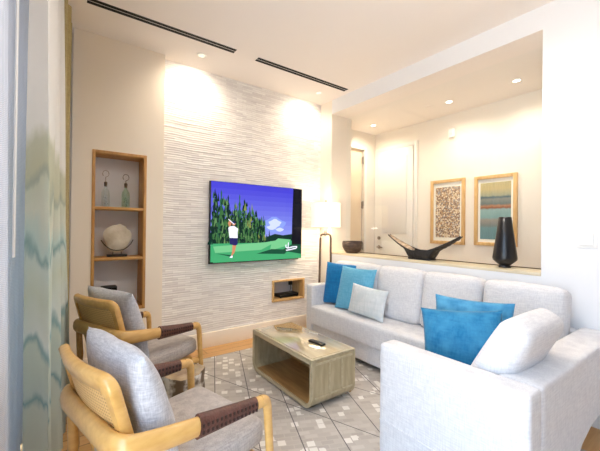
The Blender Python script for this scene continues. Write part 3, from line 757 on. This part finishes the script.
# ------------------------------------------------------------------ coffee table
CX0, CX1, CY0, CY1, CZ = 1.490, 1.930, 1.872, 2.762, 0.393
ct = thing('coffee_table', 'grey oak box coffee table with open side, centre of the rug', 'table', ((CX0 + CX1) / 2, (CY0 + CY1) / 2, 0.006))
def rr(y0, z0, y1, z1, rb, rt_, n=8):
    pts = []
    for (cy, cz, r, a0) in ((y1 - rb, z0 + rb, rb, -90), (y1 - rt_, z1 - rt_, rt_, 0), (y0 + rt_, z1 - rt_, rt_, 90), (y0 + rb, z0 + rb, rb, 180)):
        for k in range(n + 1): a = R(a0 + 90 * k / n); pts.append((cy + r * math.cos(a), cz + r * math.sin(a)))
    return pts
def ring(mb, outer, inner, xa, xb):
    n = len(outer)
    for k in range(n):
        k2 = (k + 1) % n
        A = [(xa, *outer[k]), (xa, *outer[k2]), (xa, *inner[k2]), (xa, *inner[k])]; Bq = [(xb, *outer[k]), (xb, *outer[k2]), (xb, *inner[k2]), (xb, *inner[k])]
        mb.quad(A); mb.quad(Bq[::-1]); mb.quad([A[0], A[1], Bq[1], Bq[0]]); mb.quad([A[3], A[2], Bq[2], Bq[3]])
    bmesh.ops.remove_doubles(mb.bm, verts=list(mb.bm.verts), dist=1e-5)
zb = 0.022
sh = MB(); ring(sh, rr(CY0, zb, CY1, CZ - 0.014, 0.085, 0.004), rr(CY0 + 0.022, zb + 0.022, CY1 - 0.022, CZ - 0.04, 0.066, 0.004), CX0 + 0.012, CX1 - 0.012)
sh.build('shell', M_tablew, ct, world=True, sharp=35)
ed = MB(); ring(ed, rr(CY0 - 0.002, zb - 0.002, CY1 + 0.002, CZ - 0.012, 0.087, 0.004), rr(CY0 + 0.024, zb + 0.024, CY1 - 0.024, CZ - 0.042, 0.066, 0.004), CX0, CX0 + 0.0125)
ed.build('front_edge', M_tabled, ct, world=True, sharp=35)
ed = MB(); ring(ed, rr(CY0 - 0.002, zb - 0.002, CY1 + 0.002, CZ - 0.012, 0.087, 0.004), rr(CY0 + 0.024, zb + 0.024, CY1 - 0.024, CZ - 0.042, 0.066, 0.004), CX1 - 0.0125, CX1)
ed.build('rear_edge', M_tabled, ct, world=True, sharp=35)
tp = MB(); tp.box(CX0, CY0 - 0.002, CZ - 0.012, CX1, CY1 + 0.002, CZ - 0.003, 0.003); tp.build('top_rim', M_tabled, ct, world=True)
MB().box(CX0 + 0.018, CY0 + 0.018, CZ - 0.003, CX1 - 0.018, CY1 - 0.018, CZ, 0.001).build('glass_top', M_tabletop, ct, world=True)
MB().box(CX1 - 0.035, CY0 + 0.02, zb + 0.02, CX1 - 0.02, CY1 - 0.02, CZ - 0.03).build('back_panel', M_tablein, ct, world=True, flat=True)
MB().box(CX0 + 0.02, CY0 + 0.06, zb + 0.0222, CX1 - 0.035, CY1 - 0.06, zb + 0.028).build('bottom_board', M_tablein, ct, world=True, flat=True)
MB().box(CX0 + 0.06, CY0 + 0.09, 0.0078, CX1 - 0.06, CY1 - 0.09, zb + 0.004).build('plinth', M_black, ct, world=True, flat=True)
for yy, s_ in ((CY0, -1), (CY1, 1)):
    MB().box(CX0 + 0.03, yy - 0.004, CZ - 0.05, CX1 - 0.03, yy + 0.004, CZ - 0.034).build('end_batten', M_tabled, ct, world=True, flat=True)
    MB().box(CX0 + 0.03, yy - 0.004, 0.10, CX1 - 0.03, yy + 0.004, 0.112).build('end_batten', M_tabled, ct, world=True, flat=True)
    for k in (1, 2):
        x = CX0 + (CX1 - CX0) * (0.10 + 0.29 * k); MB().box(x - 0.008, yy - 0.004, 0.10, x + 0.008, yy + 0.004, CZ - 0.05).build('end_batten', M_tabled, ct, world=True, flat=True)
rm = thing('remote_control', 'black remote control lying on the coffee table', 'remote', (1.738, 2.12, CZ), R(-82))
MB().box(-0.078, -0.024, 0.0, 0.078, 0.024, 0.018, 0.007).build('body', M_black, rm)
bt = MB()
for i in range(6):
    for j in (-1, 0, 1): bt.lathe([(0, 0.0185), (0.0045, 0.0185), (0.0045, 0.0175)], (-0.05 + i * 0.018, j * 0.012, 0.002), 8)
bt.build('keypad', mat('grey_keys', (88, 88, 90), 0.6), rm)

# ------------------------------------------------------------------ rug
o = MB().box(0.30, 0.0, 0.0, 2.62, 3.28, 0.007, 0.002).build('area_rug', rug_mat(), loc=RUG_C)
tag(o, 'large taupe patterned area rug under the table and chairs', 'rug')

# ------------------------------------------------------------------ armchairs
M_cane = None
def cane():
    m = bpy.data.materials.new('woven_cane'); m.use_nodes = True; N, L = nt(m); b = N['Principled BSDF']; b.inputs['Roughness'].default_value = 0.55
    tc = N.new('ShaderNodeTexCoord'); outs = []
    for d in ('DIAGONAL', 'Y', 'Z'):
        w = N.new('ShaderNodeTexWave'); w.bands_direction = d; w.inputs['Scale'].default_value = 24
        L.new(tc.outputs['Object'], w.inputs['Vector']); outs.append(w.outputs['Fac'])
    v = math_node(N, L, 'MULTIPLY', math_node(N, L, 'MAXIMUM', outs[1], outs[2]), 1.0)
    cr = N.new('ShaderNodeValToRGB'); cr.color_ramp.elements[0].position = 0.35; cr.color_ramp.elements[0].color = lin((178, 140, 86)); cr.color_ramp.elements[1].position = 0.8; cr.color_ramp.elements[1].color = lin((220, 182, 122))
    L.new(v, cr.inputs['Fac']); L.new(cr.outputs['Color'], b.inputs['Base Color'])
    bp = N.new('ShaderNodeBump'); bp.inputs['Strength'].default_value = 0.5; bp.inputs['Distance'].default_value = 0.004
    L.new(v, bp.inputs['Height']); L.new(bp.outputs['Normal'], b.inputs['Normal']); return m
M_cane = cane()

M_lace = mat('dark_lacing', (52, 30, 23), 0.5)
def make_chair(label):
    t = thing('armchair', label, 'armchair', (0.391, 1.50, 0.0095), R(14), 'cane-backed armchairs')
    # horseshoe arm rail
    half = [(0.275, 0.305, 0.575), (0.16, 0.300, 0.583), (0.02, 0.294, 0.595), (-0.12, 0.288, 0.610), (-0.24, 0.278, 0.624), (-0.288, 0.258, 0.632), (-0.306, 0.19, 0.636), (-0.308, 0.0, 0.638)]
    path = spline([(x, -y, z) for (x, y, z) in half] + half[::-1][1:], 5)
    rad = []; fl = []
    for p in path:
        k = max(0, min(1, (p.x + 0.30) / 0.57)); rad.append(0.027 - 0.004 * k); fl.append(1.7 - 0.55 * k)
    MB().tube(path, rad, 12, fl).build('arm_rail', M_chair, t, sharp=60)
    for s_ in (-1, 1):
        leg = spline([(0.268, s_ * 0.305, 0.578), (0.292, s_ * 0.306, 0.572), (0.306, s_ * 0.307, 0.55), (0.312, s_ * 0.308, 0.51), (0.328, s_ * 0.314, 0.26), (0.345, s_ * 0.32, 0.0)], 4)
        n = len(leg); MB().tube(leg, [0.0235 - 0.009 * i / n for i in range(n)], 10, 1.15).build('leg', M_chair, t, sharp=60)
        leg = [(-0.280, s_ * 0.258, 0.62), (-0.270, s_ * 0.255, 0.42), (-0.290, s_ * 0.254, 0.2), (-0.315, s_ * 0.258, 0.002)]
        MB().tube(leg, [0.018, 0.021, 0.018, 0.014], 10).build('leg', M_chair, t, sharp=60)
        # leather lacing round the front half of the arm
        seg = [p for p in path if p.y * s_ > 0 and -0.04 <= p.x <= 0.25]
        if s_ < 0: seg = seg[::-1]
        lw = MB(); lw.tube(seg, [0.0285 - 0.004 * (p.x + 0.04) / 0.29 for p in seg], 14, [1.62 - 0.4 * (p.x + 0.04) / 0.29 for p in seg])
        lo = lw.build('leather_wrap', M_leather, t, sharp=60)
        a, b = seg[0], seg[-1]
        for side in (1, -1):
            kn = MB()
            for k in range(14):
                f = (k + 0.5) / 14; p = seg[min(len(seg) - 1, int(f * len(seg)))].lerp(a.lerp(b, f), 0.5)
                for dz in (-0.014, 0.010): kn.add(rbox(0.009, 0.005, 0.014, 0.002, n=1), Matrix.Translation((a.x + (b.x - a.x) * f, p.y + s_ * side * (0.0272 - 0.003 * abs(f)), a.z + (b.z - a.z) * f + dz)))
            kn.build('lacing', M_lace, lo)
        MB().tube([(-0.24, s_ * 0.262, 0.30), (0.31, s_ * 0.300, 0.30)], 0.018, 8, 1.4).build('side_rail', M_chair, t, sharp=60)
    # reclined back frame with cane
    P0, P1 = Vector((-0.175, 0, 0.33)), Vector((-0.315, 0, 0.865))
    hgt = (P1 - P0).length; ax = (P1 - P0).normalized(); nrm = ax.cross(Vector((0, 1, 0))).normalized()
    def bp_(y, s_, d):
        w = 1.0; bow = -0.035 * (1 - (y / 0.25) ** 2) * (0.4 + 0.6 * s_ / hgt)
        return P0 + ax * s_ + Vector((0, y, 0)) + Vector((bow, 0, 0)) + (-nrm if nrm.x < 0 else nrm) * d
    outer = rr(-0.245, 0.0, 0.245, hgt, 0.03, 0.055, 8); inner = rr(-0.245 + 0.036, 0.05, 0.245 - 0.036, hgt - 0.062, 0.02, 0.03, 8)
    def dens(l):
        out = []
        for i in range(len(l)):
            a, b = l[i], l[(i + 1) % len(l)]; m = 8 if math.hypot(a[0] - b[0], a[1] - b[1]) > 0.1 else 1
            for k in range(m): out.append((a[0] + (b[0] - a[0]) * k / m, a[1] + (b[1] - a[1]) * k / m))
        return out
    outer, inner = dens(outer), dens(inner)
    bf = MB(); n = len(outer); T = 0.018
    prof = [(0, T * 0.55), (0.12, T), (0.88, T), (1, T * 0.55), (1, -T * 0.55), (0.88, -T), (0.12, -T), (0, -T * 0.55)]
    rings = []
    for k in range(n):
        rg = []
        for (q, d) in prof:
            y = outer[k][0] + (inner[k][0] - outer[k][0]) * q; z = outer[k][1] + (inner[k][1] - outer[k][1]) * q; rg.append(bf.bm.verts.new(bp_(y, z, d)))
        rings.append(rg)
    for k in range(n):
        for q in range(8): bf._f([rings[k][q], rings[(k + 1) % n][q], rings[(k + 1) % n][(q + 1) % 8], rings[k][(q + 1) % 8]])
    bf.build('back_frame', M_chair, t, sharp=50)
    cp = MB(); cp.grid(lambda u, v: bp_(-0.212 + 0.424 * u, 0.045 + (hgt - 0.104) * v, -0.008), 12, 12); cp.grid(lambda u, v: bp_(-0.212 + 0.424 * u, 0.045 + (hgt - 0.104) * v, 0.004), 12, 12)
    cp.build('cane_panel', M_cane, t)
    sf = MB(); sf.box(-0.25, -0.255, 0.275, 0.30, 0.255, 0.325, 0.012); sf.build('seat_frame', M_chair, t)
    sc_ = MB(); sc_.add(rbox(0.55, 0.53, 0.125, 0.045, (0.015, 0.01, 0.022), 12), Matrix.Translation((0.073, 0, 0.388)) @ Matrix.Rotation(R(-3), 4, 'Y')); sc_.build('seat_cushion', M_greyf, t, sharp=80)
    bc = MB(); bc.add(pillow(0.52, 0.50, 0.18, 0.02, 22, 0.018, 9), Matrix.Translation((-0.152, 0.0, 0.660)) @ Matrix.Rotation(R(-16), 4, 'Y') @ Matrix.Rotation(R(90), 4, 'Z'))
    bc.build('back_cushion', M_greyc, t, sharp=80)
    return t
def copy_tree(src, parent=None):
    c_ = src.copy(); COL.objects.link(c_)
    if parent: c_.parent = parent
    for ch_ in list(src.children): copy_tree(ch_, c_)
    return c_
chair = make_chair('cane-backed armchair in the foreground with plump grey back cushion')
ch2 = copy_tree(chair); ch2.location = (0.493, 2.70, 0.0095); ch2.rotation_euler = (0, 0, R(23.5))
ch2['label'] = 'cane-backed armchair farther away, in front of the shelf niche'

# ------------------------------------------------------------------ stump stool
st = thing('stump_table', 'low petrified-wood stump side table between the two armchairs', 'side table', (0.675, 2.19, 0.0075))
M_bark = mat('petrified_bark', (104, 86, 66), 0.55, (214, 208, 198), nscale=11, bump=0.8, bscale=14, contrast=(0.46, 0.58), detail=8)
wobf = lambda a, z: 1 + 0.06 * math.sin(3 * a + 1) + 0.04 * math.sin(7 * a + z * 6) + 0.02 * math.sin(13 * a + z * 20)
MB().lathe([(0, 0), (0.135, 0.0), (0.142, 0.05), (0.132, 0.14), (0.136, 0.24), (0.128, 0.33), (0.132, 0.385), (0.128, 0.397)], seg=48, wob=wobf).build('trunk', M_bark, st)
MB().lathe([(0.128, 0.396), (0.120, 0.402), (0.0, 0.403)], seg=48, wob=wobf).build('polished_top', mat('polished_stone', (188, 164, 132), 0.2, (150, 124, 98), nscale=12, coat=0.5), st)

# ------------------------------------------------------------------ floor lamp
lp = thing('floor_lamp', 'lit floor lamp with white drum shade and twin wooden legs', 'lamp', (2.80, 3.26, 0))
MB().lathe([(0, 0), (0.09, 0), (0.095, 0.008), (0.09, 0.018), (0.0, 0.022)], seg=28).build('base', M_lampwood, lp)
vd = Vector((0.81, -0.59, 0)).normalized()
for s_ in (-1, 1):
    pts = [vd * (q * s_) + Vector((0, 0, z)) for (q, z) in ((0.080, 0.016), (0.074, 0.6), (0.066, 1.21), (0.060, 1.245), (0.046, 1.262), (0.008, 1.268))]
    MB().tube(pts, 0.014, 10).build('leg', M_lampwood, lp, sharp=60)
MB().lathe([(0, 1.245), (0.016, 1.245), (0.02, 1.27), (0.02, 1.30), (0.012, 1.32), (0.012, 1.38), (0.0, 1.38)], seg=16).build('socket', M_metal, lp)
MB().tube([(0, 0, 1.38), (0, 0, 1.685)], 0.004, 8).lathe([(0, 1.675), (0.012, 1.68), (0.010, 1.70), (0, 1.708)], seg=12).build('finial', M_metal, lp)
M_shade = mat('lamp_shade_linen', (250, 244, 232), 0.9, emis=(255, 238, 206), estr=0.6)
sd = MB(); sd.lathe([(0.190, 1.355), (0.186, 1.665), (0.182, 1.665), (0.186, 1.355), (0.190, 1.355)], seg=48)
sh_ = sd.build('lamp_shade', M_shade, lp)
sp2 = MB()
for k in range(3): a = k * 2.094; sp2.tube([(0, 0, 1.655), (0.184 * math.cos(a), 0.184 * math.sin(a), 1.655)], 0.003, 6)
sp2.build('spider', M_metal, lp)
MB().lathe([(0, 1.40), (0.02, 1.41), (0.034, 1.46), (0.03, 1.50), (0, 1.525)], seg=16).build('bulb', emit('bulb_glow', (255, 232, 190), 8), lp)
for z in (1.385, 1.60):
    pl = bpy.data.lights.new('floor_lamp_light', 'POINT'); pl.energy = 5; pl.color = (1, 0.80, 0.55); pl.shadow_soft_size = 0.06
    po = bpy.data.objects.new('floor_lamp_light', pl); COL.objects.link(po); po.location = (2.80, 3.26, z)

# ------------------------------------------------------------------ things on the ledge
LZ = 1.02
bw = MB(); wobb = lambda a, z: 1 + 0.012 * math.sin(9 * a + z * 90) + 0.010 * math.sin(17 * a)
M_bowl = mat('woven_dark_wood', (58, 42, 36), 0.5, (92, 72, 62), nscale=14, stretch=(1, 1, 6), bump=0.9, bscale=30, bstretch=(1, 1, 4), contrast=(0.45, 0.65))
bw.lathe([(0, 0), (0.075, 0), (0.105, 0.03), (0.128, 0.08), (0.132, 0.13), (0.126, 0.155), (0.118, 0.155), (0.122, 0.13), (0.116, 0.08), (0.09, 0.035), (0, 0.015)], seg=40, wob=wobb)
o = bw.build('wooden_bowl', M_bowl); o.location = (3.125, 3.10, LZ); tag(o, 'dark brown textured round bowl at the left end of the ledge', 'bowl')

bo = thing('boat_bowl', 'long black boat-shaped bowl with upswept tips on the ledge', 'bowl', (3.14, 2.085, LZ))
M_boat = mat('charred_wood', (24, 22, 24), 0.55, (40, 37, 38), nscale=18, bump=1.0, bscale=35)
def boat(u, v, out=True):
    y = (0.5 - u) * 0.86; k = abs(y) / 0.43
    top = 0.098 + 0.165 * max(0, (k - 0.15) / 0.85) ** 1.35
    e = max(0, min(1, (k - 0.27) / 0.17)); e = e * e * (3 - 2 * e)
    th = 0.045 - 0.022 * k
    bot = (1 - e) * 0.0 + e * (top - th)
    w = (0.088 * (1 - 0.75 * k ** 1.6))
    a = v * PI
    if not out: bot = max(bot + 0.014, top - 0.05); w *= 0.93
    jag = 0.007 * math.sin(y * 130) * e
    return (math.cos(a) * w, y, top - (top - bot) * math.sin(a) ** 0.6 + (jag * (1 - abs(math.cos(a))) if out else 0))
b_ = MB(); b_.grid(lambda u, v: boat(u, v), 61, 15); b_.grid(lambda u, v: boat(u, v, False), 61, 15)
for s_ in (0, 1): b_.grid(lambda u, v: Vector(boat(u, s_)).lerp(Vector(boat(u, s_, False)), v), 61, 2)
b_.build('hull', M_boat, bo, sharp=60)
li = MB(); li.grid(lambda u, v: (lambda p: (p[0] * 0.97, p[1], p[2] + 0.003))(boat(0.015 + u * 0.33, 0.03 + 0.94 * v, False)), 24, 9)
li.build('lining', mat('pale_lining', (206, 186, 158), 0.5, (140, 118, 96), nscale=30), bo)
MB().box(-0.06, -0.13, 0, 0.06, 0.13, 0.02, 0.006).build('foot', M_boat, bo)

o = MB().lathe([(0, 0), (0.046, 0), (0.05, 0.008), (0.042, 0.02), (0.060, 0.036), (0.092, 0.066), (0.096, 0.085), (0.090, 0.13), (0.070, 0.27), (0.049, 0.435), (0.044, 0.438), (0.040, 0.43), (0.062, 0.27), (0.08, 0.13), (0.08, 0.08), (0, 0.05)], seg=14).build('tall_vase', mat('black_ceramic', (18, 18, 22), 0.32), sharp=60)
o.location = (3.14, 1.272, LZ); tag(o, 'tall tapered black vase at the right end of the ledge', 'vase')

# ------------------------------------------------------------------ pictures in the hall
def art_mosaic():
    m = bpy.data.materials.new('mosaic_print'); m.use_nodes = True; N, L = nt(m); b = N['Principled BSDF']; b.inputs['Roughness'].default_value = 0.8
    tc = N.new('ShaderNodeTexCoord'); vo = N.new('ShaderNodeTexVoronoi'); vo.inputs['Scale'].default_value = 64; L.new(tc.outputs['Object'], vo.inputs['Vector'])
    sc_ = N.new('ShaderNodeSeparateColor'); L.new(vo.outputs['Color'], sc_.inputs[0]); cr = N.new('ShaderNodeValToRGB'); Rr = cr.color_ramp
    for i, (p, c_) in enumerate([(0, (140, 112, 92)), (0.3, (186, 152, 116)), (0.5, (214, 194, 162)), (0.7, (150, 148, 148)), (0.85, (232, 218, 194))]):
        e = Rr.elements[i] if i < 2 else Rr.elements.new(p); e.position = p; e.color = lin(c_)
    Rr.interpolation = 'CONSTANT'; L.new(sc_.outputs[0], cr.inputs['Fac']); L.new(cr.outputs['Color'], b.inputs['Base Color']); return m
def art_bands(z0, z1):
    m = bpy.data.materials.new('banded_print'); m.use_nodes = True; N, L = nt(m); b = N['Principled BSDF']; b.inputs['Roughness'].default_value = 0.8
    tc = N.new('ShaderNodeTexCoord'); sp_ = N.new('ShaderNodeSeparateXYZ'); L.new(tc.outputs['Object'], sp_.inputs[0])
    nz = N.new('ShaderNodeTexNoise'); nz.inputs['Scale'].default_value = 30; nz.inputs['Detail'].default_value = 6; L.new(tc.outputs['Object'], nz.inputs['Vector'])
    v = math_node(N, L, 'DIVIDE', math_node(N, L, 'SUBTRACT', sp_.outputs[2], z0), z1 - z0)
    v = math_node(N, L, 'ADD', v, math_node(N, L, 'MULTIPLY', math_node(N, L, 'SUBTRACT', nz.outputs['Fac'], 0.5), 0.05))
    cr = N.new('ShaderNodeValToRGB'); Rr = cr.color_ramp
    st_ = [(0, (112, 150, 156)), (0.2, (118, 156, 160)), (0.24, (132, 140, 138)), (0.34, (166, 160, 150)), (0.38, (140, 178, 178)), (0.52, (160, 192, 188)), (0.55, (150, 92, 66)), (0.58, (196, 140, 104)), (0.62, (112, 128, 128)), (0.70, (146, 150, 142)), (0.74, (84, 112, 120)), (0.77, (176, 178, 152)), (0.88, (206, 190, 140)), (1, (196, 184, 138))]
    while len(Rr.elements) < len(st_): Rr.elements.new(0.5)
    for e, (p, c_) in zip(Rr.elements, st_): e.position = p; e.color = lin(c_)
    L.new(v, cr.inputs['Fac'])
    mx = N.new('ShaderNodeMix'); mx.data_type = 'RGBA'; mx.blend_type = 'MULTIPLY'; mx.inputs['Factor'].default_value = 0.35
    wv = N.new('ShaderNodeTexNoise'); wv.inputs['Scale'].default_value = 40; mp = N.new('ShaderNodeMapping'); mp.inputs['Scale'].default_value = (1, 2.0, 0.2)
    L.new(tc.outputs['Object'], mp.inputs['Vector']); L.new(mp.outputs['Vector'], wv.inputs['Vector'])
    L.new(cr.outputs['Color'], mx.inputs['A']); L.new(wv.outputs['Fac'], mx.inputs['B']); L.new(mx.outputs['Result'], b.inputs['Base Color']); return m
def picture(y0, y1, z0, z1, a0, a1, b0, b1, m, label):
    t = thing('framed_picture', label, 'picture', (XB, (y0 + y1) / 2, z0), 0, 'framed pictures on the hall wall')
    w = 0.042; fr = MB(); X0 = XB - 0.03
    fr.box(X0, y0, z0, XB, y0 + w, z1, 0.003); fr.box(X0, y1 - w, z0, XB, y1, z1, 0.003); fr.box(X0, y0 + w, z0, XB, y1 - w, z0 + w, 0.003); fr.box(X0, y0 + w, z1 - w, XB, y1 - w, z1, 0.003)
    fr.build('frame', M_frame, t, world=True)
    MB().box(XB - 0.012, y0 + w, z0 + w, XB - 0.004, y1 - w, z1 - w).build('mount', M_mount, t, world=True, flat=True)
    MB().box(XB - 0.014, a0, b0, XB - 0.0121, a1, b1).build('print', m, t, world=True, flat=True)
picture(2.185, 2.668, 1.145, 2.013, 2.252, 2.594, 1.234, 1.912, art_mosaic(), 'oak-framed brown mosaic print in the hall, left of the pair')
picture(1.582, 2.065, 1.150, 2.003, 1.650, 1.994, 1.230, 1.916, art_bands(1.23 - 1.150, 1.916 - 1.150), 'oak-framed blue banded print in the hall, behind the black vase')

# ------------------------------------------------------------------ curtains
def curtain(path, z0, z1, amp, waves, flare=0.0, seed=0, lean=0.0):
    mb = MB(); P_ = [Vector((x, y, 0)) for (x, y) in path]; a, b = P_[0], P_[-1]; d = (b - a).normalized(); n_ = Vector((-d.y, d.x, 0))
    def fn(u, v, off=0):
        p = a.lerp(b, u); ph = u * waves * 2 * PI + 0.8 * math.sin(u * 9 + seed)
        w = amp * (0.75 + 0.35 * (1 - v)) * (math.sin(ph) + 0.25 * math.sin(2 * ph + seed + 1.2 * v)) + 0.01 * math.sin(v * 3 + u * 14 + seed)
        q = p + n_ * (-w + off) + d * (flare * (1 - v) * (u - 0.5)); q.x += lean * (1 - v) * u; q.z = z0 + (z1 - z0) * v; return q
    n = int(waves * 14) + 1
    mb.grid(lambda u, v: fn(u, v), n, 26)
    return mb
dr = thing('print_drape', 'cream and teal watercolour print drape gathered by the window', 'curtain', (-0.02, 2.25, 0.02))
curtain([(-0.066, 1.84), (-0.014, 2.80)], 0.02, 3.20, 0.046, 5.2, 0.08, 1, 0.06).build('fabric', M_drape, dr, world=True, sharp=180)
ol = curtain([(0.018, 2.88), (0.080, 3.42)], 0.02, 3.06, 0.015, 4, 0.0, 3).build('lining', weave('olive_lining', (184, 168, 118), (160, 144, 96), scale=120), dr, world=True, sharp=180); ol['label'] = 'olive lining at the far edge'
trk = MB(); trk.box(-0.10, 0.4, 3.21, -0.07, 3.55, 3.235); trk.box(-0.012, 0.4, 3.21, 0.018 - 0.012, 3.55, 3.235)
sh1 = thing('sheer_curtain', 'pale blue-white sheer curtain hanging behind the print drape', 'curtain', (-0.2, 1.9, 0.02))
curtain([(-0.19, 0.95), (-0.17, 3.56)], 0.02, 3.20, 0.022, 16, 0.0, 4).build('fabric', M_sheer, sh1, world=True, sharp=180)
MB().box(-0.20, 0.9, 3.20, -0.17, 3.6, 3.225).build('track', M_white, sh1, world=True, flat=True)
MB().box(-0.05, 1.6, 3.20, -0.02, 3.3, 3.225).build('track', M_white, dr, world=True, flat=True)
MB().box(-0.004, YB, ZC - 0.012, 0.012, 3.6, ZC + 0.001).build('ceiling_edge', M_slot, flat=True)
struct(bpy.data.objects['ceiling_edge']); bpy.data.objects['ceiling_edge'].name = 'trim_4'
wd = MB().tube([(-0.135, 1.70, 1.22), (-0.135, 1.70, 3.19)], 0.005, 8).build('curtain_wand', M_white); tag(wd, 'thin white pull wand hanging in front of the sheer curtain', 'curtain wand')

# ------------------------------------------------------------------ daylight
w = bpy.data.worlds.new('sky'); S.world = w; w.use_nodes = True
bg = w.node_tree.nodes['Background']; bg.inputs[0].default_value = (0.72, 0.86, 1.0, 1); bg.inputs[1].default_value = 7.0
N, L = w.node_tree.nodes, w.node_tree.links
tcw = N.new('ShaderNodeTexCoord'); spw = N.new('ShaderNodeSeparateXYZ'); L.new(tcw.outputs['Generated'], spw.inputs[0])
crw = N.new('ShaderNodeValToRGB'); L.new(math_node(N, L, 'ADD', math_node(N, L, 'MULTIPLY', spw.outputs[2], 0.5), 0.5), crw.inputs['Fac'])
crw.color_ramp.elements[0].position = 0.46; crw.color_ramp.elements[0].color = (0.92, 0.91, 0.90, 1); crw.color_ramp.elements[1].position = 0.54; crw.color_ramp.elements[1].color = (0.44, 0.60, 0.80, 1)
L.new(crw.outputs['Color'], bg.inputs[0]); bg.inputs[1].default_value = 8.0
pa = bpy.data.lights.new('window_portal', 'AREA'); pa.shape = 'RECTANGLE'; pa.size = 3.7; pa.size_y = 2.7; pa.cycles.is_portal = True
po = bpy.data.objects.new('window_portal', pa); COL.objects.link(po); po.location = (XW - 0.12, 1.25, 1.38)
po.rotation_euler = (Matrix(((0, 0, -1), (1, 0, 0), (0, -1, 0)))).to_euler() if False else Vector((1, 0, 0)).to_track_quat('-Z', 'Z').to_euler()

S.view_settings.view_transform = 'Standard'; S.view_settings.look = 'None'; S.view_settings.gamma = 1.0; S.view_settings.use_curve_mapping = False
S.view_settings.exposure = 0.40
cy = S.cycles
cy.use_denoising = True; cy.max_bounces = 10; cy.diffuse_bounces = 6; cy.glossy_bounces = 4; cy.transmission_bounces = 6; cy.transparent_max_bounces = 12
cy.caustics_reflective = False; cy.caustics_refractive = False; cy.sample_clamp_indirect = 6.0
